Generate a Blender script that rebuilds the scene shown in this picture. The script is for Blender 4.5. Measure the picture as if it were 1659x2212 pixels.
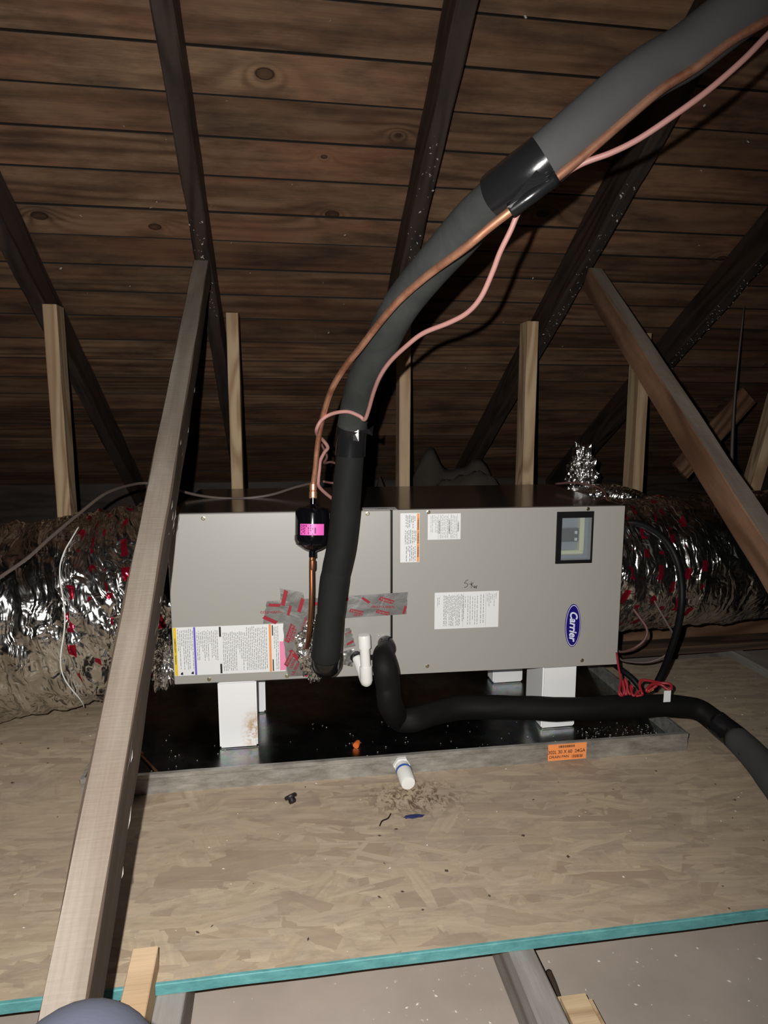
import bpy, bmesh, math, random
from mathutils import Vector, Matrix, noise
random.seed(7)
SC = bpy.context.scene
COL = SC.collection
for o in list(bpy.data.objects):
    bpy.data.objects.remove(o)

# ---------------------------------------------------------------- camera
CAM = Vector((0.4741, -1.5238, 0.8892))
R_ = Vector((0.9885, -0.1515, 0.0015)); U_ = Vector((0.0208, 0.1459, 0.9891)); F_ = Vector((0.1500, 0.9776, -0.1473))
cd = bpy.data.cameras.new('camera'); cam = bpy.data.objects.new('camera', cd); COL.objects.link(cam)
cd.sensor_fit = 'HORIZONTAL'; cd.sensor_width = 36.0; cd.lens = 1443.95 * 36.0 / 1659.0
cd.clip_start = 0.05; cd.clip_end = 60
cam.matrix_world = Matrix(((R_.x, U_.x, -F_.x, CAM.x), (R_.y, U_.y, -F_.y, CAM.y), (R_.z, U_.z, -F_.z, CAM.z), (0, 0, 0, 1)))
SC.camera = cam

# ---------------------------------------------------------------- light: the phone's flash beside its lens, in a dark attic
w = bpy.data.worlds.new('attic_air'); SC.world = w; w.use_nodes = True
w.node_tree.nodes['Background'].inputs[0].default_value = (1.0, 0.95, 0.88, 1)
w.node_tree.nodes['Background'].inputs[1].default_value = 0.003
fl = bpy.data.lights.new('phone_flash', 'SPOT'); fl.energy = 134; fl.spot_size = math.radians(138); fl.spot_blend = 1.0
fl.shadow_soft_size = 0.005; fl.color = (1.0, 0.975, 0.93)
flo = bpy.data.objects.new('phone_flash', fl); COL.objects.link(flo)
flo.matrix_world = cam.matrix_world.copy(); flo.location = CAM - R_ * 0.046 + U_ * 0.036
flo.rotation_euler = (F_ + R_ * -0.20 + U_ * -0.12).to_track_quat('-Z', 'Y').to_euler()
SC.view_settings.view_transform = 'Standard'; SC.view_settings.look = 'None'
SC.view_settings.gamma = 1.0; SC.view_settings.use_curve_mapping = False
SC.view_settings.exposure = 0.0

# ---------------------------------------------------------------- helpers
def tag(o, label=None, cat=None, group=None, kind=None):
    if label: o['label'] = label
    if cat: o['category'] = cat
    if group: o['group'] = group
    if kind: o['kind'] = kind
    return o
def thing(name, label, cat, loc=(0, 0, 0), mw=None, group=None, kind=None):
    o = bpy.data.objects.new(name, None); COL.objects.link(o); o.empty_display_size = 0.05
    o.matrix_world = mw if mw is not None else Matrix.Translation(loc)
    return tag(o, label, cat, group, kind)
def link(name, me, m, parent=None, mw=None, local=None, label=None, kind=None, smooth=False):
    o = bpy.data.objects.new(name, me); COL.objects.link(o)
    if m is not None and not me.materials: me.materials.append(m)
    if smooth:
        for p in me.polygons: p.use_smooth = True
    mw = mw if mw is not None else Matrix.Identity(4)
    if parent is not None:
        o.parent = parent
        o.matrix_local = local if local is not None else parent_world(parent).inverted() @ mw
    else: o.matrix_world = mw
    if label: o['label'] = label
    if kind: o['kind'] = kind
    return o
def parent_world(p):
    m = p.matrix_basis.copy()
    while p.parent: p = p.parent; m = p.matrix_basis @ m
    return m
def tomesh(bm, name='m'):
    me = bpy.data.meshes.new(name); bm.normal_update(); bm.to_mesh(me); bm.free(); return me
def boxbm(a, b, bev=0.0, seg=1, bm=None):
    new = bm is None
    t = bmesh.new()
    r = bmesh.ops.create_cube(t, size=1.0)
    a = Vector(a); b = Vector(b)
    for v in t.verts:
        v.co = Vector([(a[i] + b[i]) / 2 + v.co[i] * (b[i] - a[i]) for i in range(3)])
    if bev > 0: bmesh.ops.bevel(t, geom=list(t.edges), offset=bev, segments=seg, affect='EDGES')
    if new: return t
    me = tomesh(t); bm.from_mesh(me); bpy.data.meshes.remove(me); return bm
def box(name, a, b, m, parent=None, bev=0.0, **k):
    return link(name, tomesh(boxbm(a, b, bev)), m, parent, **k)
def crom(pts, n):
    P = [Vector(p[:3]) for p in pts]; out = []
    P = [P[0] * 2 - P[1]] + P + [P[-1] * 2 - P[-2]]
    for i in range(1, len(P) - 2):
        for j in range(n):
            t = j / n; a, b, c, d = P[i - 1], P[i], P[i + 1], P[i + 2]
            out.append(0.5 * ((2 * b) + (c - a) * t + (2 * a - 5 * b + 4 * c - d) * t * t + (3 * b - a - 3 * c + d) * t ** 3))
    out.append(P[-2].copy()); return out
def lerp_list(vals, n):
    out = []
    for i in range(len(vals) - 1):
        for j in range(n): out.append(vals[i] + (vals[i + 1] - vals[i]) * j / n)
    out.append(vals[-1]); return out
def tubebm(P, rad, seg=12, disp=None, caps=True, up=Vector((0, 0, 1)), sq=1.0):
    """swept tube; rad number or list; disp(s, theta, i) adds to the radius; sets a UV in metres"""
    bm = bmesh.new(); uvl = bm.loops.layers.uv.new('UVMap'); rings = []; s = 0.0; S = []
    T = []
    for i in range(len(P)):
        t = (P[min(i + 1, len(P) - 1)] - P[max(i - 1, 0)]); T.append(t.normalized() if t.length > 1e-9 else Vector((0, 0, 1)))
    nrm = (up - T[0] * up.dot(T[0]))
    if nrm.length < 1e-3: nrm = Vector((1, 0, 0)) - T[0] * T[0].x
    nrm.normalize()
    for i, p in enumerate(P):
        if i: s += (P[i] - P[i - 1]).length
        nrm = (nrm - T[i] * nrm.dot(T[i])).normalized(); bn = T[i].cross(nrm)
        r = rad[i] if isinstance(rad, (list, tuple)) else rad
        ring = []
        for k in range(seg):
            th = 2 * math.pi * k / seg
            rr = r + (disp(s, th, p) if disp else 0)
            ring.append(bm.verts.new(p + nrm * math.cos(th) * rr + bn * math.sin(th) * rr * sq))
        rings.append(ring); S.append(s)
    for i in range(len(rings) - 1):
        for k in range(seg):
            k2 = (k + 1) % seg
            f = bm.faces.new((rings[i][k], rings[i][k2], rings[i + 1][k2], rings[i + 1][k]))
            r = rad[i] if isinstance(rad, (list, tuple)) else rad
            u = [(S[i], k), (S[i], k + 1), (S[i + 1], k + 1), (S[i + 1], k)]
            for l, q in zip(f.loops, u): l[uvl].uv = (q[0], q[1] * 2 * math.pi * r / seg)
    if caps:
        bm.faces.new(list(reversed(rings[0]))); bm.faces.new(rings[-1])
    bmesh.ops.recalc_face_normals(bm, faces=bm.faces)
    return bm
def tube(name, pts, rad, m, parent=None, n=6, seg=12, disp=None, **k):
    P = crom(pts, n)
    r = lerp_list(rad, n) if isinstance(rad, (list, tuple)) else rad
    return link(name, tomesh(tubebm(P, r, seg, disp)), m, parent, smooth=True, **k)
def lathebm(prof, seg=28, bm=None):
    """prof: (radius, height) along +Z"""
    bm = bm or bmesh.new(); rings = []
    for r, z in prof:
        if r < 1e-6: rings.append([bm.verts.new((0, 0, z))])
        else: rings.append([bm.verts.new((r * math.cos(2 * math.pi * k / seg), r * math.sin(2 * math.pi * k / seg), z)) for k in range(seg)])
    for a, b in zip(rings, rings[1:]):
        for k in range(seg):
            k2 = (k + 1) % seg
            if len(a) == 1 and len(b) == 1: continue
            if len(a) == 1: bm.faces.new((a[0], b[k2], b[k]))
            elif len(b) == 1: bm.faces.new((a[k], a[k2], b[0]))
            else: bm.faces.new((a[k], a[k2], b[k2], b[k]))
    bmesh.ops.recalc_face_normals(bm, faces=bm.faces)
    return bm
def zframe(o, z):
    z = Vector(z).normalized(); x = Vector((1, 0, 0)) if abs(z.x) < .9 else Vector((0, 1, 0))
    y = z.cross(x).normalized(); x = y.cross(z)
    return Matrix(((x.x, y.x, z.x, o[0]), (x.y, y.y, z.y, o[1]), (x.z, y.z, z.z, o[2]), (0, 0, 0, 1)))
def autosmooth(o, ang=35):
    me = o.data
    bm = bmesh.new(); bm.from_mesh(me)
    for f in bm.faces: f.smooth = True
    for e in bm.edges:
        if len(e.link_faces) == 2 and e.calc_face_angle(0) > math.radians(ang): e.smooth = False
    bm.to_mesh(me); bm.free(); return o
def textmesh(s, size, shear=0.0, bold=0.0, spacing=1.0):
    c = bpy.data.curves.new('t', 'FONT'); c.body = s; c.size = size; c.shear = shear; c.offset = bold; c.space_character = spacing
    c.align_x = 'CENTER'; c.align_y = 'CENTER'; c.resolution_u = 3
    o = bpy.data.objects.new('t', c); COL.objects.link(o)
    dg = bpy.context.evaluated_depsgraph_get(); dg.update()
    me = bpy.data.meshes.new_from_object(o.evaluated_get(dg))
    bpy.data.objects.remove(o); bpy.data.curves.remove(c)
    return me
def addtext(bm, s, size, fn, **k):
    """adds lettering to bm, fn maps text-plane (x, y) to a local 3-D point"""
    me = textmesh(s, size, **k); base = len(bm.verts)
    vs = [bm.verts.new(fn(v.co.x, v.co.y)) for v in me.vertices]
    for p in me.polygons:
        try: bm.faces.new([vs[i] for i in p.vertices])
        except ValueError: pass
    bpy.data.meshes.remove(me)
def quad(bm, pts):
    vs = [bm.verts.new(p) for p in pts]; return bm.faces.new(vs)

# ---------------------------------------------------------------- materials
class N:
    def __init__(s, name):
        s.m = bpy.data.materials.new(name); s.m.use_nodes = True; s.t = s.m.node_tree; s.t.nodes.clear()
        s.out = s.t.nodes.new('ShaderNodeOutputMaterial'); s.p = s.t.nodes.new('ShaderNodeBsdfPrincipled')
        s.t.links.new(s.p.outputs[0], s.out.inputs[0])
    def n(s, typ, ins=None, **at):
        x = s.t.nodes.new('ShaderNode' + typ)
        for k, v in at.items(): setattr(x, k, v)
        for k, v in (ins or {}).items(): s.set(x.inputs[k], v)
        return x
    def set(s, inp, v):
        if hasattr(v, 'is_linked') or hasattr(v, 'links'): s.t.links.new(v, inp)
        elif isinstance(v, (tuple, list)) and len(v) == 3 and inp.type == 'RGBA': inp.default_value = (*v, 1)
        else: inp.default_value = v
    def coord(s, which='Object', rnd=True, scale=(1, 1, 1), rot=(0, 0, 0)):
        c = s.n('TexCoord').outputs[which]
        if rnd:
            oi = s.n('ObjectInfo').outputs['Random']
            mm = s.math('MULTIPLY', oi, 37.0)
            c = s.n('VectorMath', {0: c, 1: mm}, operation='ADD').outputs[0]
        return s.n('Mapping', {'Vector': c, 'Scale': scale, 'Rotation': rot}).outputs[0]
    def math(s, op, a, b=None, c=None, clamp=False):
        x = s.n('Math', operation=op, use_clamp=clamp); s.set(x.inputs[0], a)
        if b is not None: s.set(x.inputs[1], b)
        if c is not None: s.set(x.inputs[2], c)
        return x.outputs[0]
    def noise(s, vec, scale, detail=3, rough=.55, dist=0, out='Fac'):
        return s.n('TexNoise', {'Vector': vec, 'Scale': scale, 'Detail': detail, 'Roughness': rough, 'Distortion': dist}).outputs[out]
    def ramp(s, fac, stops, interp='LINEAR'):
        r = s.n('ValToRGB', {'Fac': fac}); cr = r.color_ramp; cr.interpolation = interp
        while len(cr.elements) < len(stops): cr.elements.new(0.5)
        for e, (p, c) in zip(cr.elements, stops):
            e.position = p; e.color = (*c, 1) if isinstance(c, (tuple, list)) else (c, c, c, 1)
        return r.outputs[0]
    def mix(s, fac, a, b, mode='MIX'):
        x = s.n('Mix', data_type='RGBA', blend_type=mode)
        s.set(x.inputs[0], fac); s.set(x.inputs[6], a); s.set(x.inputs[7], b); return x.outputs[2]
    def bump(s, h, strength=.3, dist=.002, nrm=None):
        x = s.n('Bump', {'Height': h, 'Strength': strength, 'Distance': dist})
        if nrm is not None: s.set(x.inputs['Normal'], nrm)
        s.t.links.new(x.outputs[0], s.p.inputs['Normal']); return x.outputs[0]
    def done(s, col=None, rough=None, metal=None, **k):
        if col is not None: s.set(s.p.inputs['Base Color'], col)
        if rough is not None: s.set(s.p.inputs['Roughness'], rough)
        if metal is not None: s.set(s.p.inputs['Metallic'], metal)
        for kk, v in k.items(): s.set(s.p.inputs[kk.replace('_', ' ')], v)
        return s.m
def plain(name, col, rough=.6, metal=0.0, nz=0.0, bump=0.0, **k):
    s = N(name); c = s.coord()
    f = s.noise(c, 18, 5)
    cc = s.mix(s.math('MULTIPLY', f, nz), col, tuple(x * .45 for x in col)) if nz else col
    if bump: s.bump(s.noise(c, 160, 3), bump, .001)
    return s.done(cc, rough, metal, **k)

def wood(name, dark, light, grime=.35, rough=.75, K=26, kx=1.1, ky=9, knots=True, tone=.35, saw=0.0, manual=None, fibre=.35, spec=.3, grimecol=(.06, .05, .045), lin=0.0, patch=False):
    s = N(name); c = s.coord()
    g = s.n('Mapping', {'Vector': c, 'Scale': (kx, ky, ky)}).outputs[0]
    v = s.noise(g, .8, 2, .5, .25)
    if lin:
        sx = s.n('SeparateXYZ', {0: c})
        v = s.math('ADD', s.math('MULTIPLY', v, 1 - lin * .55), s.math('MULTIPLY', sx.outputs[1], lin * 7.0))
    kd = None
    if knots:
        kv = s.n('Mapping', {'Vector': c, 'Scale': (1.9, 5.2, 5.2)}).outputs[0]
        vo = s.n('TexVoronoi', {'Vector': kv, 'Scale': .62}, feature='F1').outputs['Distance']
        bumpk = s.math('POWER', s.math('SUBTRACT', 1.0, s.math('MULTIPLY', vo, 3.2, clamp=True), clamp=True), 2.0)
        v = s.math('ADD', v, s.math('MULTIPLY', bumpk, .45))
        kd = s.ramp(vo, [(.035, 1), (.075, 0)])
    if manual:
        pos = s.n('NewGeometry').outputs['Position']
        tot = None; km = None
        for (x, y, r) in manual:
            d = s.n('VectorMath', {0: pos, 1: (x, y, 0)}, operation='SUBTRACT').outputs[0]
            d = s.n('VectorMath', {0: d, 1: (.62 / r, 1.1 / r, 0)}, operation='MULTIPLY').outputs[0]
            l = s.n('VectorMath', {0: d}, operation='LENGTH').outputs['Value']
            e = s.math('DIVIDE', 1.0, s.math('ADD', s.math('POWER', l, 2.0), 1.2))
            q = s.ramp(l, [(.0, .65), (.42, .75), (.5, 1), (.62, 0)])
            tot = e if tot is None else s.math('ADD', tot, e)
            km = q if km is None else s.math('MAXIMUM', km, q)
        v = s.math('ADD', v, s.math('MULTIPLY', tot, .55))
        kd = km if kd is None else s.math('MAXIMUM', kd, km)
    ring = s.math('SINE', s.math('MULTIPLY', v, float(K) * 2.2))
    ring = s.math('MULTIPLY_ADD', ring, .5, .5)
    ring = s.math('POWER', ring, 1.6)
    fb = s.noise(s.n('Mapping', {'Vector': c, 'Scale': (6, 260, 260)}).outputs[0], 1.0, 3)
    if patch:
        pa = s.ramp(s.noise(s.n('Mapping', {'Vector': c, 'Scale': (.8, 3, 3)}).outputs[0], 2.4, 3), [(.38, .12), (.62, .85)])
        ring = s.math('MULTIPLY', ring, pa)
        rd = s.ramp(s.noise(s.n('Mapping', {'Vector': c, 'Scale': (.9, 3, 3)}).outputs[0], 1.7, 4, .6), [(.35, 0), (.65, 1)])
        light = s.mix(rd, light, (light[0] * .82, light[1] * .60, light[2] * .58))
    col = s.mix(ring, light, dark)
    col = s.mix(s.math('MULTIPLY', fb, fibre), col, (.02, .015, .01), 'MIX')
    t = s.n('ObjectInfo').outputs['Random']
    tn = s.n('MapRange', {'Value': t, 'To Min': 1 - tone, 'To Max': 1 + tone * .5}).outputs[0]
    cb = s.n('CombineColor', {0: tn, 1: tn, 2: tn}).outputs[0]
    col = s.mix(1.0, col, cb, 'MULTIPLY')
    gm = s.noise(s.n('Mapping', {'Vector': c, 'Scale': (1.4, 5, 5)}).outputs[0], 2.2, 6, .65)
    gm = s.ramp(gm, [(.42, 0), (.68, 1)])
    col = s.mix(s.math('MULTIPLY', gm, grime), col, grimecol)
    if kd is not None: col = s.mix(kd, col, tuple(x * .25 for x in dark))
    h = s.math('MULTIPLY_ADD', ring, -.35, fb)
    if saw:
        sw = s.noise(s.n('Mapping', {'Vector': c, 'Scale': (300, 22, 22)}).outputs[0], 1.0, 2)
        h = s.math('MULTIPLY_ADD', sw, saw, h)
        col = s.mix(s.math('MULTIPLY', sw, .22), col, (.03, .025, .02))
    s.bump(h, .45, .0012)
    return s.done(col, rough, 0, **{'Specular_IOR_Level': spec})

KN = [(0.451, 0.487, 0.03), (1.404, 0.854, 0.026), (0.664, 0.894, 0.028), (0.064, 0.966, 0.024), (-0.297, 0.943, 0.03), (0.846, 0.626, 0.012), (0.625, 0.701, 0.012), (1.362, 0.602, 0.018), (2.214, 1.005, 0.02)]
M = {}
M['plank'] = wood('roof_plank_wood', (.115, .056, .031), (.315, .195, .115), grime=.78, K=21, kx=.5, ky=6.5, tone=.38, manual=KN, rough=.6, fibre=.4, spec=.3, grimecol=(.040, .026, .019), lin=.42, knots=False, patch=True)
M['plankedge'] = plain('shaded_plank_edge', (.018, .012, .009), .8)  # near-black edge colour paints in the shade of the seams between boards
M['rafter'] = wood('old_rafter_wood', (.018, .012, .010), (.058, .036, .028), grime=.6, K=20, tone=.2, knots=False, rough=.6, saw=.5, spec=.4)
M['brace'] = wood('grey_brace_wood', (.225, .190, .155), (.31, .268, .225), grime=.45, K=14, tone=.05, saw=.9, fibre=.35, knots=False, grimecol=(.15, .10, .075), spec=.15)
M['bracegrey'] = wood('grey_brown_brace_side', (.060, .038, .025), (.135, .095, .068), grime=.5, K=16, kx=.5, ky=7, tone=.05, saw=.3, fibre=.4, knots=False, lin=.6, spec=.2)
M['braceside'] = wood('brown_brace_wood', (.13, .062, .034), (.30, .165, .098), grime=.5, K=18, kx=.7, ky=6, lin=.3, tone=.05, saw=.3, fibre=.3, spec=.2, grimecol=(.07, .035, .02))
M['pine'] = wood('new_pine_stud', (.40, .26, .15), (.62, .46, .29), grime=.3, K=22, tone=.12, fibre=.2, spec=.2, grimecol=(.2, .12, .07))
M['offcut'] = wood('fresh_pine_offcut', (.50, .34, .20), (.62, .45, .29), grime=.15, K=10, tone=.02, fibre=.12, knots=False, spec=.1)
M['joist'] = wood('grey_joist_wood', (.20, .17, .145), (.36, .34, .32), grime=.4, K=10, tone=.1, fibre=.25, knots=False, spec=.2, grimecol=(.08, .055, .04))
M['plate'] = wood('old_plate_wood', (.05, .03, .02), (.15, .09, .055), grime=.5, K=14, tone=.3, fibre=.3, knots=False)
M['black'] = plain('black_plastic', (.005, .005, .0055), .5, Specular_IOR_Level=.2)
M['blackgloss'] = plain('black_gloss_paint', (.003, .003, .004), .10, 0)
M['foam'] = plain('black_foam_insulation', (.066, .066, .067), .88, nz=.5, bump=.1, Specular_IOR_Level=.25)
M['hosefoam'] = plain('black_rubber_insulation', (.0065, .0062, .0062), .65, nz=.4, bump=.1, Specular_IOR_Level=.15)
def dusty():
    s = N('dusty_black_foam'); c = s.coord(rnd=False)
    f = s.noise(c, 9, 6, .7, .6); pos = s.n('NewGeometry').outputs['Position']
    col = s.ramp(f, [(.3, (.020, .021, .021)), (.55, (.031, .033, .032)), (.75, (.044, .046, .045))])
    tot = None
    for p, r in (((.494, -.345, 1.195), .075), ((.555, -.42, 1.255), .05), ((.42, .05, .58), .05)):
        d = s.n('VectorMath', {0: pos, 1: p}, operation='DISTANCE').outputs['Value']
        e = s.math('SUBTRACT', 1.0, s.math('DIVIDE', d, r), clamp=True)
        tot = e if tot is None else s.math('MAXIMUM', tot, e)
    sc = s.noise(s.coord(rnd=False, scale=(1, 1, 2.5)), 45, 6, .8, 2.5)
    mk = s.math('MULTIPLY', tot, s.ramp(sc, [(.42, 0), (.7, 1)]), clamp=True)
    col = s.mix(mk, col, (.34, .27, .18))
    s.bump(s.noise(c, 220, 3), .12, .001)
    return s.done(col, .85, 0, Specular_IOR_Level=.25)
M['sleeve'] = dusty()
M['sleevedark'] = plain('dark_foam_sleeve', (.0125, .013, .0125), .8, nz=.6, bump=.1, Specular_IOR_Level=.2)
M['tape'] = plain('black_vinyl_tape', (.009, .009, .010), .22, bump=.12)
def copper():
    s = N('copper_tube'); c = s.coord(rnd=False)
    f = s.noise(c, 14, 5, .7)
    col = s.ramp(f, [(.35, (.42, .17, .10)), (.6, (.86, .44, .28))])
    return s.done(col, s.ramp(f, [(.3, .48), (.7, .34)]), .82)
M['copper'] = copper()
M['copperdark'] = plain('tarnished_copper', (.30, .12, .06), .42, .85, nz=.6)
M['pink'] = plain('pink_brown_cable_jacket', (.37, .185, .165), .5, nz=.2)
M['tan'] = plain('brown_cable_jacket', (.12, .055, .05), .5)
M['grey_cable'] = plain('grey_brown_cable_jacket', (.10, .075, .065), .5)
M['red'] = plain('red_wire_jacket', (.26, .012, .020), .45)
M['white'] = plain('white_pvc', (.80, .80, .77), .35, nz=.05)
M['eps'] = plain('white_foam_block', (.82, .82, .83), .85, nz=.08, bump=.25)
M['label'] = plain('white_label_paper', (.74, .75, .76), .45)
M['print'] = plain('grey_print', (.16, .16, .17), .6)
M['ink'] = plain('black_ink', (.012, .012, .014), .5)
M['yellow'] = plain('yellow_print', (.75, .52, .02), .5)
M['purple'] = plain('purple_print', (.14, .10, .52), .5)
M['orange'] = plain('orange_print', (.78, .30, .09), .5)
M['pinkprint'] = plain('pink_print', (.78, .25, .42), .5)
M['magenta'] = plain('magenta_label', (.74, .11, .46), .45)
M['darkpink'] = plain('dark_magenta_print', (.16, .01, .09), .5)
M['blue'] = plain('blue_badge', (.010, .006, .16), .3)
M['badgewhite'] = plain('badge_white', (.72, .74, .92), .4)
M['panorange'] = plain('orange_label', (.92, .31, .10), .5)
M['redprint'] = plain('red_print', (.30, .014, .028), .4)
M['screw'] = plain('zinc_screw', (.55, .50, .36), .28, 1.0)
M['yellowfoam'] = plain('yellow_insulation', (.92, .84, .50), .9, nz=.3)
M['slate'] = plain('slate_plate', (.30, .335, .37), .5, nz=.4)
M['jean'] = plain('blue_grey_trouser_cloth', (.078, .084, .125), .9, nz=.2, bump=.2)
M['shoe'] = plain('brown_boot', (.05, .035, .025), .6)
M['dust'] = plain('white_dust', (.55, .52, .48), .8)
M['chip'] = plain('dark_chip', (.05, .03, .02), .8)
M['rubber'] = plain('black_rubber', (.010, .007, .008), .45)
M['bluestain'] = plain('blue_primer', (.03, .10, .42), .4)
M['mastic'] = plain('white_strap', (.75, .75, .72), .5)
M['insul'] = plain('dirty_insulation', (.075, .062, .052), .95, nz=.8, bump=.5)
def panelmat():
    s = N('taupe_cabinet_paint'); c = s.coord(rnd=False)
    s.bump(s.noise(c, 900, 2), .05, .0004)
    return s.done((.335, .325, .300), .40, .0, Specular_IOR_Level=.9)
M['panel'] = panelmat()
M['casing'] = plain('dark_glossy_cabinet_top', (.055, .050, .046), .13, .35, nz=.5)
def steel():
    s = N('galvanised_steel'); c = s.coord(rnd=False)
    f = s.noise(c, 12, 6, .7); g = s.n('TexVoronoi', {'Vector': c, 'Scale': 55.}).outputs['Color']
    col = s.mix(.25, s.ramp(f, [(.3, (.30, .31, .31)), (.7, (.50, .51, .50))]), g, 'MULTIPLY')
    r = s.ramp(s.noise(c, 5, 5, .6), [(.35, .16), (.7, .33)])
    s.bump(s.noise(c, 26, 3), .05, .002)
    return s.done(col, r, 1.0)
M['steel'] = steel()
def steelout():
    s = N('scuffed_galvanised_flange'); c = s.coord(rnd=False, scale=(1, 3, 3))
    f = s.noise(c, 14, 6, .7)
    col = s.ramp(f, [(.3, (.27, .25, .225)), (.68, (.64, .63, .60))])
    s.bump(s.noise(c, 60, 3), .12, .002)
    return s.done(col, .42, .75)
M['flange'] = steelout()
def foil(name, red=False, rough=.20, base=.86, flat=False, lump=False):
    s = N(name); c = s.coord(rnd=False)
    if flat or lump:
        h = s.noise(c, 25, 3, .5, .6); s.bump(h, .3 if flat else .8, .004 if flat else .012)
    else:
        uvm = s.n('Mapping', {'Vector': s.n('TexCoord').outputs['UV'], 'Scale': (30, 6, 1)}).outputs[0]
        uvm = s.n('VectorMath', {0: uvm, 1: s.n('VectorMath', {0: s.noise(c, 6, 2, out='Color'), 'Scale': 3.0}, operation='SCALE').outputs[0]}, operation='ADD').outputs[0]
        n0 = s.noise(uvm, 1.0, 2.0, .5, .4)
        n1 = s.noise(c, 22, 2.5, .5, .6)
        rd = s.math('ABSOLUTE', s.math('SUBTRACT', n0, .5))
        h = s.math('ADD', s.math('MULTIPLY', rd, 1.6), s.math('MULTIPLY', n1, .55))
        s.bump(h, .75, .018)
    col = s.ramp(s.noise(c, 7, 3), [(.3, (base * .62, base * .6, base * .57)), (.65, (base, base, base))])
    if red:
        uv = s.n('TexCoord').outputs['UV']
        mp = s.n('Mapping', {'Vector': uv, 'Rotation': (0, 0, 1.42)}).outputs[0]
        br = s.n('TexBrick', {'Vector': mp, 'Scale': 1.0, 'Brick Width': .085, 'Row Height': .052, 'Mortar Size': .0165, 'Mortar Smooth': .0, 'Color1': (1, 1, 1), 'Color2': (1, 1, 1), 'Mortar': (0, 0, 0)})
        br.offset = .5
        mk = s.math('MULTIPLY', br.outputs['Color'], s.math('GREATER_THAN', s.noise(uv, 17, 1), .51))
        col = s.mix(mk, col, (.34, .010, .030))
        met = s.math('SUBTRACT', 1.0, s.math('MULTIPLY', mk, .25))
        return s.done(col, rough, met)
    return s.done(col, rough, 1.0)
M['foil'] = foil('crumpled_foil_jacket')
M['foildim'] = foil('dimmed_foil_jacket', base=.58)  # darker copy of the foil, light falloff on the right duct put into its colour
M['foilred'] = foil('red_printed_foil', True)
M['foillump'] = foil('crumpled_foil_wad', rough=.22, lump=True)
M['foiltape'] = foil('foil_tape', rough=.40, base=.40, flat=True)
def osb():
    s = N('strand_board'); c = s.coord(rnd=False); outs = []
    for ang, sc, sx in ((.08, 26, .30), (1.25, 24, .26), (-.95, 27, .28), (.45, 30, .26), (-.18, 34, .24), (.12, 42, .2)):
        mp = s.n('Mapping', {'Vector': c, 'Rotation': (0, 0, ang)}).outputs[0]
        mp = s.n('Mapping', {'Vector': mp, 'Scale': (sx, 1, 1)}).outputs[0]
        mp = s.n('VectorMath', {0: mp, 1: s.n('VectorMath', {0: s.noise(c, 9, 3, out='Color'), 'Scale': .010}, operation='SCALE').outputs[0]}, operation='ADD').outputs[0]
        vn = s.n('TexVoronoi', {'Vector': mp, 'Scale': float(sc)}, feature='F1', distance='CHEBYCHEV')
        sep = s.n('SeparateColor', {0: vn.outputs['Color']})
        fb = s.noise(s.n('Mapping', {'Vector': mp, 'Scale': (7, 70, 1)}).outputs[0], 1., 3)
        outs.append((sep.outputs[0], sep.outputs[1], fb, vn.outputs['Distance']))
    def tone(o): return s.mix(s.math('MULTIPLY', s.ramp(o[2], [(.4, 0), (.65, 1)]), .38), s.ramp(o[0], [(0, (.29, .21, .15)), (.3, (.44, .345, .235)), (.7, (.53, .43, .305)), (1, (.36, .285, .22))]), (.20, .14, .085))
    col = tone(outs[0])
    for o in outs[1:]:
        col = s.mix(s.math('GREATER_THAN', o[1], .66), col, tone(o))
    col = s.mix(.30, col, (.45, .36, .255))
    d = s.ramp(s.noise(c, 3.2, 6, .65, .5), [(.38, 0), (.72, 1)])
    col = s.mix(s.math('MULTIPLY', d, .5), col, (.36, .29, .23))
    d2 = s.ramp(s.noise(s.n('Mapping', {'Vector': c, 'Scale': (1, 3, 1)}).outputs[0], 9, 6, .75), [(.47, 0), (.70, 1)])
    col = s.mix(s.math('MULTIPLY', d2, .6), col, (.24, .185, .15))
    # dried water stain where the pan's drain drips
    pos = s.n('NewGeometry').outputs['Position']
    dd = s.n('VectorMath', {0: pos, 1: (.765, -.105, 0)}, operation='SUBTRACT').outputs[0]
    dd = s.n('VectorMath', {0: dd, 1: (1, 1.5, 0)}, operation='MULTIPLY').outputs[0]
    dl = s.n('VectorMath', {0: dd}, operation='LENGTH').outputs['Value']
    nn = s.noise(s.n('Mapping', {'Vector': c, 'Scale': (1.6, 1, 1)}).outputs[0], 34, 5, .7, 1.2)
    st = s.math('MULTIPLY', s.ramp(dl, [(.05, 1), (.14, 0)]), s.ramp(nn, [(.48, 0), (.56, 1)]))
    col = s.mix(s.math('MULTIPLY', st, .85), col, (.085, .045, .022))
    s.bump(s.math('ADD', outs[0][3], s.noise(c, 130, 4)), .22, .0015)
    return s.done(col, .72, 0, Specular_IOR_Level=.25)
M['osb'] = osb()
def teal():
    s = N('teal_edge_paint'); c = s.coord(rnd=False, scale=(1, 1, 3))
    return s.done(s.ramp(s.noise(c, 24, 5, .7), [(.3, (.060, .205, .215)), (.6, (.105, .315, .32)), (.85, (.26, .44, .42))]), .6, 0)
M['teal'] = teal()
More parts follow.
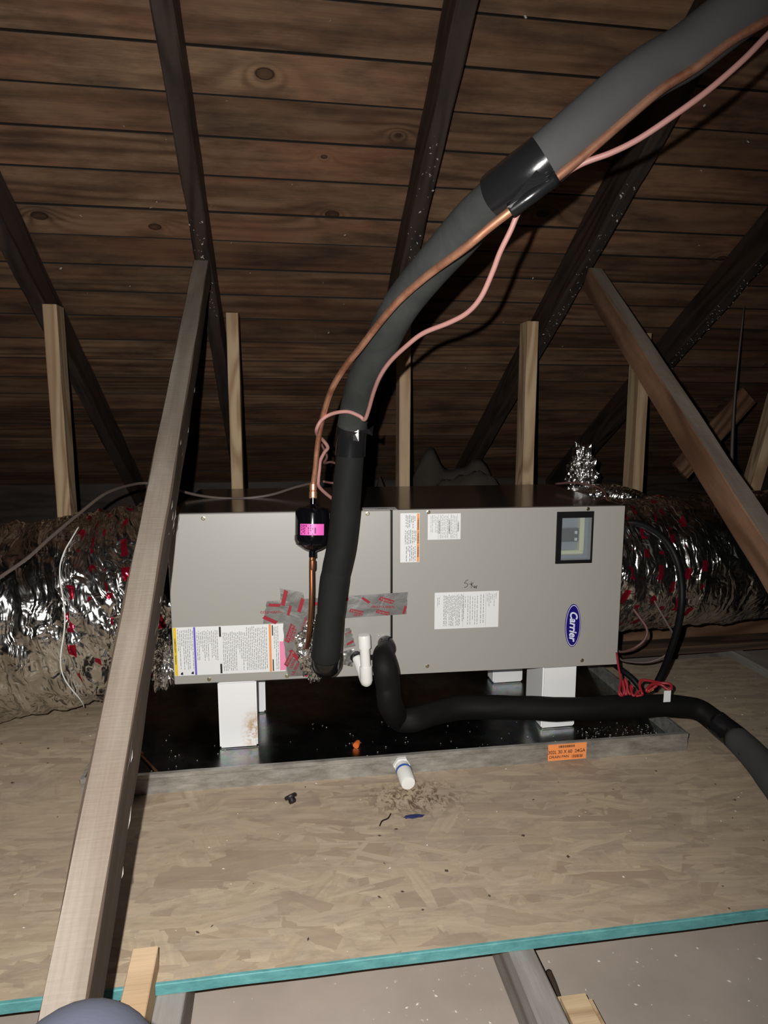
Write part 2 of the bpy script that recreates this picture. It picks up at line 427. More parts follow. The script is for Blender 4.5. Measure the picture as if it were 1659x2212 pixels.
def gyps():
    s = N('dusty_gypsum_back'); c = s.coord(rnd=False)
    col = s.ramp(s.noise(c, 4, 5, .6), [(.3, (.31, .262, .225)), (.7, (.40, .342, .30))])
    sp = s.ramp(s.noise(c, 55, 4, .7), [(.66, 0), (.72, 1)])
    col = s.mix(s.math('MULTIPLY', sp, .6), col, (.62, .58, .54))
    sp2 = s.ramp(s.noise(c, 7, 5, .8, .5), [(.66, 0), (.74, 1)])
    col = s.mix(s.math('MULTIPLY', sp2, .5), col, (.19, .145, .115))
    return s.done(col, .85, 0, Specular_IOR_Level=.2)
M['gyps'] = gyps()
def glass():
    s = N('clear_window'); t = s.n('BsdfTransparent', {'Color': (.86, .9, .92, 1)}); g = s.n('BsdfGlossy', {'Roughness': .08})
    fr = s.n('Fresnel', {'IOR': 1.45}).outputs[0]
    mx = s.n('MixShader', {0: s.math('ADD', fr, .03), 1: t.outputs[0], 2: g.outputs[0]})
    dfs = s.n('BsdfDiffuse', {'Color': (.7, .72, .75, 1)})
    m2 = s.n('MixShader', {0: .10, 1: mx.outputs[0], 2: dfs.outputs[0]})
    s.t.links.new(m2.outputs[0], s.out.inputs[0]); return s.m
M['glass'] = glass()

# ================================================================ setting
SL = math.radians(31.13); CS, SN = math.cos(SL), math.sin(SL)
Z0, Y0 = 1.27, 1.10                                   # rafter undersides pass through (Y0, Z0)
def roofpt(x, y, off=0.0):                            # off = perpendicular distance above the rafter undersides
    return Vector((x, y + SN * off, Z0 - (y - Y0) * math.tan(SL) + CS * off))
# ---- roof deck: every board is a piece
ceil = thing('ceiling', None, None, (0, 0, 0), kind='structure')
ys = [.434, .548, .661, .779, .903, 1.01, 1.129, 1.25, 1.371, 1.504]
y = .434; pre = []
while y > -1.25: y -= .119; pre.append(y)
ys = list(reversed(pre)) + ys
while ys[-1] < 3.1: ys.append(ys[-1] + .1195)
H0 = 0.14
ydeck = lambda y: y - SN * H0
raft_x = [-1.60, -.99, -.378, .226, .930, 1.582, 2.247, 2.90, 3.55]
rr = random.Random(11)
for i in range(len(ys) - 1):
    a, b = ys[i], ys[i + 1]
    x0 = -1.65
    first = True
    while x0 < 3.6:
        ln = rr.choice([2.4, 3.1, 3.7, 1.9]) if not first else rr.choice([1.3, 2.0, 2.7, 3.3])
        first = False
        x1 = x0 + ln
        x1 = min(raft_x, key=lambda q: abs(q - x1)) if x1 < 3.4 else 3.65
        if x1 - x0 < .5: x1 = 3.65
        L = x1 - x0 - .002; Wd = (b - a) / CS - rr.uniform(.0045, .008)
        bm = boxbm((-L / 2, -Wd / 2, 0), (L / 2, Wd / 2, .019))
        bm.normal_update()
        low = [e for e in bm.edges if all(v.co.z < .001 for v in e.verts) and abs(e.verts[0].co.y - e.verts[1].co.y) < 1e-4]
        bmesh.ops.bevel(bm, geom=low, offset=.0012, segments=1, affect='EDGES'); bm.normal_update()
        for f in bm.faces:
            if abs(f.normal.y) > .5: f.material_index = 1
        cy = (a + b) / 2
        c0 = roofpt((x0 + x1) / 2, ydeck(cy), H0 + rr.uniform(0, .003))
        mw = Matrix(((1, 0, 0, c0.x), (0, CS, SN, c0.y), (0, -SN, CS, c0.z), (0, 0, 0, 1))) @ Matrix.Rotation(rr.uniform(-.012, .012), 4, 'X')
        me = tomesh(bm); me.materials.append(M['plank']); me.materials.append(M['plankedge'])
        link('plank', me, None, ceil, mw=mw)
        x0 = x1
# ---- beams
def beam(name, p0, p1, wid, dep, nrm, m, parent=None, wob=.0012, bev=.0025, seed=0, sub=None, m2=None, label=None, cat=None, group=None):
    """timber from p0 to p1; these are the centre line of its FACE whose outward normal is nrm; depth goes inward"""
    p0 = Vector(p0); p1 = Vector(p1); ax = (p1 - p0).normalized(); nrm = Vector(nrm); nrm = (nrm - ax * nrm.dot(ax)).normalized(); sd = nrm.cross(ax)
    L = (p1 - p0).length; n = sub or max(4, int(L / .05))
    bm = bmesh.new(); rings = []
    b = bev
    prof = [(-wid / 2 + b, 0), (wid / 2 - b, 0), (wid / 2, -b), (wid / 2, -dep + b), (wid / 2 - b, -dep), (-wid / 2 + b, -dep), (-wid / 2, -dep + b), (-wid / 2, -b)]
    for i in range(n + 1):
        x = L * i / n - L / 2; ring = []
        for k, (yy, zz) in enumerate(prof):
            q = Vector((x * 6 + seed * 13.1, k * .9, seed))
            ring.append(bm.verts.new((x, yy + noise.noise(q) * wob, zz + noise.noise(q + Vector((0, 5, 9))) * wob)))
        rings.append(ring)
    fs2 = []
    for a, c in zip(rings, rings[1:]):
        for k in range(8):
            f = bm.faces.new((a[k], c[k], c[(k + 1) % 8], a[(k + 1) % 8]))
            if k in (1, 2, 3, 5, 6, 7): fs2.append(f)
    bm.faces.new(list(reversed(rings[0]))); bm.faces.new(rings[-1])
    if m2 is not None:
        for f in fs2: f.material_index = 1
    bmesh.ops.recalc_face_normals(bm, faces=bm.faces)
    me = tomesh(bm); me.materials.append(m)
    if m2 is not None: me.materials.append(m2)
    c = (p0 + p1) / 2
    mw = Matrix(((ax.x, sd.x, nrm.x, c.x), (ax.y, sd.y, nrm.y, c.y), (ax.z, sd.z, nrm.z, c.z), (0, 0, 0, 1)))
    o = link(name, me, None, parent, mw=mw)
    if cat: tag(o, label, cat, group)
    return o
RN = Vector((0, -SN, -CS))
rl = {-.99: None, -.378: 'dark roof rafter at the left edge, running down behind the leftmost pale knee post',
      .226: 'dark roof rafter that the long grey left brace butts against',
      .930: 'dark speckled rafter running from top centre down behind the black pipe',
      1.582: 'dark rafter that the brown right brace butts against',
      2.247: 'dark rafter furthest right, crossing behind the brown right brace', 2.90: None}
for k, (x, lb) in enumerate(rl.items()):
    if lb is None: continue
    beam('rafter', roofpt(x, -1.2), roofpt(x, 2.75), .052, H0 - .002, RN, M['rafter'], seed=k + 1, wob=.004, bev=.004, label=lb, cat='rafter', group='roof rafters under the plank roof')

# ---- floor: strand board on joists over the gypsum of the ceiling below
floor = thing('floor', None, None, (0, 0, 0), kind='structure')
bm = boxbm((-1.7, -.551, -.0185), (2.087, .62, 0))
link('board_panel', tomesh(bm), M['osb'], floor)
ed = floor.children[-1] if len(floor.children) else None
ed = [o for o in bpy.data.objects if o.name.startswith('board_panel')][0]
bm = bmesh.new()
nn = 110; rows = []
for i in range(nn + 1):
    x = -1.7 + 3.787 * i / nn
    t = noise.noise(Vector((x * 9, 0, 0))) * .0016
    rows.append([bm.verts.new((x, -.551, -.0185)), bm.verts.new((x, -.5535, -.018 + t)), bm.verts.new((x, -.5535, -.001 + t * .5)), bm.verts.new((x, -.5525, .0006)), bm.verts.new((x, -.5485 + t, .0008))])
for a, b in zip(rows, rows[1:]):
    for k in range(4): bm.faces.new((a[k], b[k], b[k + 1], a[k + 1]))
link('painted_edge', tomesh(bm), M['teal'], ed, label='teal painted front edge of the strand board')
box('gypsum_board', (-1.7, -1.9, -.115), (3.6, 3.0, -.103), M['gyps'], floor)
jl = thing
for k, (x, x2) in enumerate([(-.98, None), (-.36, None), (.284, 0), (.862, 0), (1.55, None), (2.2, None), (2.85, None)]):
    beam('joist', (x, -1.9, -.0195), (x, 2.75, -.0195), .046, .083, (0, 0, 1), M['joist'], floor, seed=20 + k, wob=.002)
# eaves plank closing the far low end and plates behind the board
box('wall_back', (-1.7, 2.72, -.12), (3.65, 2.76, .5), M['rafter']); tag(bpy.data.objects['wall_back'], kind='structure')
def topthing(o, label, cat, group=None): return tag(o, label, cat, group)
beam('timber_plate', (1.15, .87, .064), (3.3, .93, .064), .075, .082, (0, 0, 1), M['braceside'], seed=40, label='long brown timber lying behind the board under the right-hand foil duct', cat='timber')
beam('timber_plate', (1.15, .74, .012), (3.2, .78, .012), .10, .03, (0, 0, 1), M['plate'], seed=41, label='flat grey timber in front of the brown one behind the board', cat='timber')

# ================================================================ braces and posts
beam('brace', (.225, -1.20, .295 - .44 * .679), (.225, .852, 1.387), .050, .074, (0, -.565, .825), M['brace'], seed=50, wob=.003, m2=M['bracegrey'],
     label='long grey rough-sawn brace leaning from bottom left up to a rafter', cat='brace')
beam('brace', (1.605, -1.05, -.14), (1.605, .838, 1.404), .052, .078, (0, -.63, .77), M['brace'], seed=51, wob=.003, m2=M['braceside'],
     label='brown brace leaning from right edge up to a rafter, knot in its side', cat='brace')
pl = [((-.335, 1.12), .093, 'leftmost pale knee post behind the left foil duct', 1.27, .075),
      ((.303, 1.12), .040, 'pale knee post just right of the long grey brace', 1.255, .085),
      ((.960, 1.12), .040, 'paint-splashed pale knee post behind the pipe, above the cabinet middle', 1.25, .085),
      ((1.485, 1.14), .055, 'tall pale knee post above the right half of the cabinet', 1.252, .085),
      ((2.0, 1.18), .055, 'short pale knee post behind the brown brace', 1.22, .085)]
for k, ((x, yy), wd, lb, zt, dp) in enumerate(pl):
    beam('knee_post', (x, yy - .02, -.02), (x, yy - .02, zt), .048 if k in (0, 3, 4) else .044, .088, (0, -1, 0), M['pine'], seed=60 + k, label=lb, cat='post', group='pale knee wall posts under the rafters')
    if k == 2: kp2 = bpy.data.objects[[o.name for o in bpy.data.objects if o.name.startswith('knee_post')][-1]]
beam('knee_post', (2.43, 1.02, .45), (2.56, 1.02, 1.02), .045, .085, (-.2, -1, 0), M['pine'], seed=70, label='tilted grey-brown post at the right edge above the foil duct', cat='post')
beam('cross_board', (2.30, 1.32, .62), (2.62, 1.32, .97), .10, .02, (0, -1, 0), M['braceside'], seed=71, label='brown board slanting up behind the tilted post at right edge', cat='board')
# torn splinters on the right-hand face of the long grey brace
bl = bpy.data.objects['brace']; bm = bmesh.new(); r = random.Random(9); Lb = 2.3
for k in range(26):
    x = r.uniform(-1.0, .75); z = r.uniform(-.070, -.006); l = r.uniform(.012, .055); wd = r.uniform(.0012, .0024); sy = -.0262
    vs = [bm.verts.new((x, sy, z)), bm.verts.new((x + l * .4, sy - .0012, z + wd)), bm.verts.new((x + l, sy, z + .001)), bm.verts.new((x + l * .4, sy - .0012, z - wd * .4))]
    bm.faces.new(vs)
link('splinters', tomesh(bm), M['dust'], bl, local=Matrix.Identity(4), kind='stuff')
# light pine offcut on the joist
bm = bmesh.new(); pf = [(-.518, .040), (-.522, .0015), (-.556, .0015), (-.5575, -.0185), (-.9, -.0185), (-.9, .0), (-.64, .024)]
A = [bm.verts.new((.222, *p)) for p in pf]; B = [bm.verts.new((.262, *p)) for p in pf]
bm.faces.new(A); bm.faces.new(list(reversed(B)))
for i in range(len(pf)): bm.faces.new((A[i], B[i], B[(i + 1) % len(pf)], A[(i + 1) % len(pf)]))
bmesh.ops.recalc_face_normals(bm, faces=bm.faces); bmesh.ops.bevel(bm, geom=list(bm.edges), offset=.0015, segments=1, affect='EDGES')
tag(link('wood_offcut', tomesh(bm), M['offcut']), 'fresh pale pine offcut beside the foot of the long grey brace', 'wood block')
bm = boxbm((.888, -.80, -.1025), (.955, -.615, -.042), .012, 2)
tag(link('wood_offcut', tomesh(bm), M['pine']), 'rounded tan wood block beside the joist at bottom edge', 'wood block')
tag(tube('rusty_peg', [(.925, -.525, -.095), (.921, -.56, -.09), (.912, -.61, -.085), (.905, -.64, -.085)], .0055, M['chip']), 'dark rusty peg lying between joist and tan wood block', 'peg')
tag(tube('hanging_wire', [(2.395, 1.1, 1.33), (2.385, 1.1, 1.0), (2.375, 1.08, .75), (2.37, 1.05, .52)], [.003, .005, .007, .008], M['grey_cable']), 'thin grey rope hanging from the roof at right', 'rope')

# ================================================================ drain pan
PT = {
    'suction': [(0.586, 0.1244, 0.2656), (0.5732, 0.0372, 0.2848), (0.5673, -0.0043, 0.3091), (0.5707, -0.0096, 0.3451), (0.5814, 0.0238, 0.4077), (0.5931, 0.0352, 0.4954), (0.6102, 0.0342, 0.5742), (0.6223, 0.0371, 0.6736), (0.632, 0.0402, 0.7717), (0.637, 0.0218, 0.8584), (0.6452, -0.0402, 0.9303), (0.6611, -0.1362, 0.9885), (0.6815, -0.2127, 1.0446), (0.7014, -0.2807, 1.0889), (0.7286, -0.3405, 1.1268), (0.7601, -0.4013, 1.1628), (0.7891, -0.4517, 1.1972), (0.8222, -0.504, 1.223), (0.861, -0.5418, 1.2497), (0.9331, -0.5589, 1.3113), (0.9978, -0.5662, 1.3629), (1.0524, -0.5749, 1.3946), (1.1006, -0.5871, 1.4307), (1.1757, -0.6009, 1.483), (1.2628, -0.6161, 1.539)],
    'copper_upper': [(1.2533, -0.632, 1.4918), (1.1885, -0.6234, 1.4485), (1.1413, -0.6156, 1.4185), (1.0949, -0.6072, 1.3931), (1.0503, -0.6002, 1.3599), (1.0053, -0.5923, 1.3326), (0.9596, -0.5859, 1.2948), (0.9133, -0.5796, 1.2553), (0.8613, -0.5729, 1.2134), (0.8344, -0.5613, 1.1946), (0.8119, -0.5448, 1.1796), (0.7842, -0.518, 1.1592), (0.7581, -0.4865, 1.138), (0.7207, -0.4128, 1.114), (0.6923, -0.3607, 1.0914), (0.6727, -0.33, 1.0719), (0.6504, -0.2797, 1.0437), (0.6266, -0.2197, 1.01), (0.6055, -0.1696, 0.9819), (0.5837, -0.1007, 0.9417), (0.5715, -0.0437, 0.8999), (0.5625, 0.0021, 0.8558), (0.5563, 0.0363, 0.805), (0.5526, 0.0602, 0.7557), (0.5485, 0.0759, 0.72), (0.5465, 0.0696, 0.6762)],
    'copper_lower': [(0.5431, 0.0541, 0.5699), (0.54, 0.0475, 0.5228), (0.5387, 0.0386, 0.4625), (0.5357, 0.0405, 0.4047), (0.5311, 0.0541, 0.354), (0.5273, 0.0893, 0.3122), (0.5259, 0.1566, 0.2821)],
    'filter': [(0.5463, 0.0685, 0.6685), (0.5431, 0.0541, 0.5699)],
    'pink': [(1.197, -0.6611, 1.4448), (1.1563, -0.6491, 1.415), (1.1226, -0.6434, 1.3846), (1.0926, -0.6383, 1.3538), (1.0525, -0.6272, 1.3189), (1.0115, -0.6152, 1.2893), (0.9722, -0.5976, 1.2641), (0.9388, -0.5845, 1.2489), (0.9079, -0.5709, 1.2397), (0.886, -0.559, 1.229), (0.8668, -0.548, 1.214), (0.8438, -0.5368, 1.1973), (0.8283, -0.5264, 1.1829), (0.8194, -0.5135, 1.1572), (0.8103, -0.4956, 1.1311), (0.8056, -0.478, 1.1074), (0.796, -0.451, 1.0733), (0.7819, -0.4213, 1.0521), (0.759, -0.389, 1.0394), (0.7238, -0.3447, 1.0263), (0.6995, -0.3031, 1.006), (0.6798, -0.2524, 0.9832), (0.6676, -0.2033, 0.9573), (0.6626, -0.1458, 0.9266), (0.6601, -0.0987, 0.8968), (0.6546, -0.0706, 0.8741), (0.6444, -0.0629, 0.881), (0.6232, -0.0532, 0.89), (0.6027, -0.0449, 0.8899), (0.5812, -0.0323, 0.8839), (0.5631, -0.0262, 0.8716), (0.5531, -0.0174, 0.8521), (0.557, 0.0207, 0.8375), (0.5701, 0.0476, 0.8258), (0.5829, 0.0634, 0.8077), (0.5757, 0.0728, 0.7952), (0.5661, 0.0814, 0.7749), (0.5638, 0.0839, 0.7547), (0.5613, 0.0857, 0.73), (0.5637, 0.0925, 0.7102), (0.5938, 0.1242, 0.6797), (0.6254, 0.1569, 0.6572)],
    'pink2': [(0.5682, 0.1081, 0.8178), (0.5843, 0.1208, 0.7833), (0.5785, 0.1394, 0.7649), (0.5982, 0.157, 0.7657), (0.6216, 0.1722, 0.755)],
    'pink3': [(0.5765, 0.153, 0.7174), (0.5974, 0.1694, 0.7119), (0.6264, 0.1645, 0.7084)],
    'hose': [(0.7325, 0.1055, 0.2894), (0.7179, 0.058, 0.2988), (0.7081, 0.0089, 0.3021), (0.709, -0.0148, 0.2819), (0.7152, -0.0119, 0.2395), (0.7222, -0.0044, 0.1945), (0.757, 0.091, 0.105), (0.795, 0.083, 0.1), (0.857, 0.112, 0.1), (0.926, 0.133, 0.1), (1.02, 0.124, 0.1), (1.131, 0.106, 0.098), (1.257, 0.091, 0.095), (1.39, 0.089, 0.092), (1.501, 0.09, 0.088), (1.597, 0.087, 0.075), (1.632, 0.038, 0.055), (1.644, -0.027, 0.04), (1.628, -0.128, 0.037), (1.585, -0.267, 0.037), (1.544, -0.383, 0.037)],
    'conduit': [(1.4792, 0.3185, 0.5627), (1.5098, 0.2938, 0.566), (1.5404, 0.2562, 0.551), (1.5628, 0.2179, 0.5233), (1.5789, 0.1877, 0.4751), (1.5906, 0.1761, 0.4101), (1.5892, 0.1665, 0.345), (1.5877, 0.1764, 0.2735), (1.5824, 0.1964, 0.1971), (1.5779, 0.218, 0.1321), (1.5606, 0.2317, 0.0697)],
    'grey_cable': [(1.4891, 0.3359, 0.5525), (1.4918, 0.3083, 0.5079), (1.5178, 0.295, 0.4463), (1.5335, 0.2657, 0.4033), (1.5592, 0.2515, 0.3355), (1.5861, 0.2284, 0.2777), (1.6069, 0.2192, 0.2372), (1.6008, 0.215, 0.2035), (1.5761, 0.2244, 0.1728), (1.539, 0.2472, 0.1504), (1.4975, 0.2929, 0.1398), (1.4866, 0.3156, 0.1437)],
    'tan_cable': [(1.4613, 0.2913, 0.364), (1.4713, 0.2666, 0.3463), (1.4991, 0.2459, 0.3045), (1.5224, 0.2258, 0.2632), (1.515, 0.2221, 0.231), (1.4902, 0.232, 0.2033), (1.4712, 0.2623, 0.1819), (1.4605, 0.284, 0.1789)],
    'black_low': [(1.4363, 0.2631, 0.1517), (1.4385, 0.2114, 0.1501), (1.456, 0.1758, 0.1352), (1.4711, 0.1493, 0.1106), (1.4729, 0.1259, 0.093)],
    'red1': [(1.3848, 0.1395, 0.2288), (1.3792, 0.1152, 0.1981), (1.3749, 0.0913, 0.1707), (1.3607, 0.0701, 0.1515), (1.364, 0.0576, 0.1396)],
    'red_bundle': [(1.3774, 0.0909, 0.1707), (1.3593, 0.0689, 0.1416), (1.3716, 0.0666, 0.1392), (1.3748, 0.0813, 0.1722), (1.3726, 0.0565, 0.1409), (1.3819, 0.0687, 0.1638), (1.3811, 0.0811, 0.1771), (1.3825, 0.0553, 0.1433), (1.3954, 0.0658, 0.1577), (1.3905, 0.0671, 0.1614), (1.3871, 0.0445, 0.1439), (1.4097, 0.0526, 0.1532), (1.4115, 0.0413, 0.1476), (1.3944, 0.0432, 0.1427)],
    'red_loop': [(1.4115, 0.0413, 0.1476), (1.4151, 0.0633, 0.1614), (1.4244, 0.0737, 0.1723), (1.443, 0.0709, 0.1723), (1.4738, 0.0652, 0.1661), (1.4941, 0.0521, 0.1677), (1.4932, 0.0411, 0.1619), (1.4833, 0.0419, 0.157), (1.4719, 0.0551, 0.1652), (1.4498, 0.0587, 0.1664), (1.4281, 0.0504, 0.1569), (1.4317, 0.0491, 0.152), (1.4565, 0.0477, 0.168)],
    'black_cable_left': [(-0.149, -0.1031, 0.5189), (-0.1221, -0.0322, 0.5416), (-0.0932, 0.0487, 0.5653), (-0.0683, 0.1315, 0.5968), (-0.0324, 0.2342, 0.6359), (0.0065, 0.3566, 0.6734), (0.0482, 0.5048, 0.6809), (0.092, 0.5486, 0.677), (0.1601, 0.5355, 0.6593), (0.2442, 0.4996, 0.6428), (0.3389, 0.4841, 0.6361), (0.4336, 0.4911, 0.6433), (0.5173, 0.5323, 0.6626), (0.5906, 0.574, 0.6744)],
    'cable_top_right': [(1.3641, 0.5551, 0.6578), (1.4028, 0.4992, 0.6661), (1.4456, 0.4408, 0.6613), (1.4502, 0.3872, 0.6499), (1.4355, 0.3355, 0.6311), (1.4417, 0.2814, 0.6176)]}
pan = thing('drain_pan', 'wide shallow galvanised drain pan under the air handler', 'drain pan', (0, 0, 0))
PL, PD, PH = 1.524, .762, .05
bm = bmesh.new()
nx, ny = 60, 30
g = [[bm.verts.new((PL * i / nx, PD * j / ny, .0018 + .0012 * noise.noise(Vector((i * .25, j * .3, 3))))) for i in range(nx + 1)] for j in range(ny + 1)]
for j in range(ny):
    for i in range(nx): bm.faces.new((g[j][i], g[j][i + 1], g[j + 1][i + 1], g[j + 1][i]))
link('tray_floor', tomesh(bm), M['steel'], pan, smooth=True)
def wall(name, a, b, inn):
    a = Vector(a); b = Vector(b); inn = Vector(inn); n = 48; bm = bmesh.new(); R = []
    for i in range(n + 1):
        p = a.lerp(b, i / n); t = noise.noise(Vector((p.x * 14, p.y * 14, 2))) * .0014 if 0 < i < n else 0
        up = Vector((0, 0, 1))
        pts = [p + inn * (t * .3), p + up * (PH - .012) + inn * (t), p + up * (PH - .010) - inn * .0016 + inn * t, p + up * PH - inn * (.0016 - t), p + up * (PH + .001) + inn * (.0075 + t), p + up * (PH - .001) + inn * (.008 + t), p + up * (PH - .003) + inn * (.002 + t), p + up * .002 + inn * .002]
        R.append([bm.verts.new(q) for q in pts])
    for u, v in zip(R, R[1:]):
        for k in range(7): bm.faces.new((u[k], v[k], v[k + 1], u[k + 1]))
    bmesh.ops.recalc_face_normals(bm, faces=bm.faces)
    return link(name, tomesh(bm), M['flange'], pan)
wall('side_wall', (0, 0, 0), (PL, 0, 0), (0, 1, 0)); wall('side_wall', (0, PD, 0), (PL, PD, 0), (0, -1, 0))
wall('side_wall', (0, 0, 0), (0, PD, 0), (1, 0, 0)); wall('side_wall', (PL, 0, 0), (PL, PD, 0), (-1, 0, 0))
# orange label
lab = box('paper_label', (1.134, -.0026, .0035), (1.238, -.0016, .0475), M['panorange'], pan, label='orange sticker reading 302L 30 X 60 24GA DRAIN PAN')
bm = bmesh.new(); yf = -.0030
addtext(bm, '302L 30 X 60  24GA', .0128, lambda u, v: Vector((1.184 + u * .93, yf, .0265 + v * 1.05)), bold=.0001)
addtext(bm, 'DRAIN PAN', .0105, lambda u, v: Vector((1.164 + u * .95, yf, .0135 + v)), bold=.0001)
def bars(bm, x0, x1, z0, z1, seed):
    r = random.Random(seed); x = x0
    while x < x1:
        w_ = r.choice([.0007, .0012, .0018]); quad(bm, [(x, yf, z0), (x + w_, yf, z0), (x + w_, yf, z1), (x, yf, z1)]); x += w_ + r.choice([.0008, .0014])
bars(bm, 1.162, 1.206, .0378, .0445, 3); bars(bm, 1.199, 1.228, .0085, .0165, 4)
link('lettering', tomesh(bm), M['ink'], lab)
# drain adapter
dr = thing('drain_adapter', 'white pipe stub with blue primer on the front of the pan', 'pipe fitting', (.752, -.002, .0275))
mz = zframe((.752, -.0005, .0275), (.04, -1, -.10))
def lobj(name, prof, m, mw, parent, seg=28, **k): return autosmooth(link(name, tomesh(lathebm(prof, seg)), m, parent, mw=mw, **k))
lobj('hex_nut', [(.0, 0), (.0215, 0), (.0215, .009), (.019, .011), (0, .011)], M['white'], mz, dr, 6)
lobj('stub', [(.0, .011), (.017, .011), (.017, .032), (.0185, .033), (.0185, .072), (.0165, .078), (.0, .080)], M['white'], mz, dr)
lobj('primer_ring', [(.0172, .026), (.0192, .027), (.0192, .033), (.0187, .034)], M['bluestain'], mz, dr)

# EPS riser blocks
def eps(x0, x1, y0, y1, lb, z1=.1875, seed=0):
    bm = boxbm((x0, y0, .0035), (x1, y1, z1), .004, 2)
    for v in bm.verts: v.co += Vector([noise.noise(v.co * 30 + Vector((seed, i, 0))) * .0012 for i in range(3)])
    o = link('foam_block', tomesh(bm), M['eps']); tag(o, lb, 'foam block', 'white foam riser blocks under the air handler'); return o
b1 = eps(.296, .396, .190, .255, 'white foam riser block with a rusty stain, front left under cabinet', seed=1)
eps(.318, .412, .395, .46, 'white foam riser block peeping out behind the stained one', seed=2)
eps(1.186, 1.286, .172, .30, 'clean white foam riser block at front right under cabinet', z1=.186, seed=3)
eps(1.150, 1.252, .50, .56, 'white foam riser block behind the front right one', z1=.186, seed=4)
def rust():
    s = N('rusty_foam_block'); pos = s.n('NewGeometry').outputs['Position']
    d = s.n('VectorMath', {0: pos, 1: (.386, .19, .045)}, operation='SUBTRACT').outputs[0]
    d = s.n('VectorMath', {0: d, 1: (1.5, 0, .75)}, operation='MULTIPLY').outputs[0]
    l = s.n('VectorMath', {0: d}, operation='LENGTH').outputs['Value']
    nz = s.noise(pos, 60, 6, .75)
    k = s.math('MULTIPLY', s.ramp(l, [(.012, 1), (.055, 0)]), s.ramp(nz, [(.42, 0), (.6, 1)]))
    col = s.mix(k, (.82, .82, .83), (.48, .27, .10))
    s.bump(nz, .2, .001); return s.done(col, .85, 0)
b1.data.materials[0] = rust()

# ================================================================ air handler
UY, UT = -.03526, .00288
UW = Matrix.Translation((.18705, .19001, .18857)) @ Matrix.Rotation(UY, 4, 'Z') @ Matrix.Rotation(-UT, 4, 'Y')
UL, UH, UD = 1.205, .448, .555
ah = thing('air_handler', 'taupe horizontal air handler cabinet standing on white foam blocks', 'air handler', mw=UW)
def ub(name, a, b, m, bev=0, parent=ah, **k): return link(name, tomesh(boxbm(a, b, bev)), m, parent, local=Matrix.Identity(4), **k)
# casing open to the front
bm = bmesh.new()
for a, b in (((0, .02, UH - .004), (UL, UD, UH)), ((0, .02, 0), (UL, UD, .004)), ((0, .02, .004), (.004, UD, UH - .004)), ((UL - .004, .02, .004), (UL, UD, UH - .004)), ((.004, UD - .004, .004), (UL - .004, UD, UH - .004)), ((.565, .02, .004), (.573, UD - .004, UH - .004))):
    boxbm(a, b, 0, bm=bm)
link('casing', tomesh(bm), M['casing'], ah, local=Matrix.Identity(4))
ub('door_gasket', (.5665, .0015, .0), (.5715, .02, UH), M['black'])
ub('coil_door', (0, 0, 0), (.5665, .0185, UH), M['panel'], .0022)
# blower door with a window opening
wa0, wa1, wh0, wh1 = 1.028, 1.112, .303, .419
bm = bmesh.new()
D0, D1 = .5715, UL
for a, b in (((D0, 0, 0), (wa0, .0185, UH)), ((wa1, 0, 0), (D1, .0185, UH)), ((wa0, 0, 0), (wa1, .0185, wh0)), ((wa0, 0, wh1), (wa1, .0185, UH))):
    boxbm(a, b, 0, bm=bm)
bmesh.ops.remove_doubles(bm, verts=bm.verts, dist=1e-5)
link('blower_door', tomesh(bm), M['panel'], ah, local=Matrix.Identity(4))
# window
bm = bmesh.new()
for a, b in (((1.0145, -.005, .294), (wa0, 0, .4355)), ((wa1, -.005, .294), (1.1165, 0, .4355)), ((wa0, -.005, .294), (wa1, 0, wh0)), ((wa0, -.005, wh1), (wa1, 0, .4355))): boxbm(a, b, 0, bm=bm)
wf = link('inspection_window', tomesh(bm), M['black'], ah, local=Matrix.Identity(4), label='black framed inspection window')
ub('pane', (wa0, -.0035, wh0), (wa1, -.0025, wh1), M['glass'], parent=wf)
ub('switch_plate', (wa0 - .01, .030, wh0 - .01), (wa1 + .012, .034, wh1 + .01), M['slate'])
ub('switch_block', (wa0 + .004, .014, .350), (wa0 + .056, .030, .387), M['blackgloss'], .001)
ub('switch_toggle', (wa0 + .044, .012, .372), (wa0 + .051, .0145, .380), M['label']); ub('switch_toggle', (wa0 + .044, .012, .353), (wa0 + .051, .0145, .361), M['label'])
ub('insulation_strip', (wa0 + .058, .010, .322), (wa0 + .072, .030, .424), M['yellowfoam'], .003); ub('insulation_strip', (wa0 - .004, .012, .314), (wa0 + .072, .030, .326), M['yellowfoam'], .003)
# screws
for a, h in ((.091, .436), (.506, .440), (.6655, .441), (1.1005, .442), (.089, .011), (.29, .010), (.666, .020), (1.1025, .016)):
    bm = lathebm([(0, 0), (.0052, 0), (.0052, .0012), (.0036, .0016), (.0036, .0042), (0, .0042)], 14)
    link('screw', tomesh(bm), M['screw'], ah, local=zframe((a, 0, h), (0, -1, 0)))
# --- labels
def fl(name, a0, a1, h0, h1, y0, m, parent=ah, t=.0003, **k): return ub(name, (a0, y0 - t, h0), (a1, y0, h1), m, parent=parent, **k)
def dashes(bm, a0, a1, h0, h1, yy, pitch=.0046, wd=.0013, seed=0, fill=.9, start=1.0):
    r = random.Random(seed); a = a0
    while a < a1:
        h = h1 - r.random() * .006; end = h0 + (h1 - h0) * (0 if r.random() < fill else r.random() * .6)
        while h > end:
            l = r.uniform(.003, .012)
            quad(bm, [(a, yy, max(h - l, end)), (a + wd, yy, max(h - l, end)), (a + wd, yy, h), (a, yy, h)]); h -= l + r.uniform(.0012, .003)
        a += pitch
def rot(a, h, yy=-.0008): return lambda u, v: Vector((a + v, yy, h - u))
def rotup(a, h, yy=-.0008): return lambda u, v: Vector((a - v, yy, h + u))
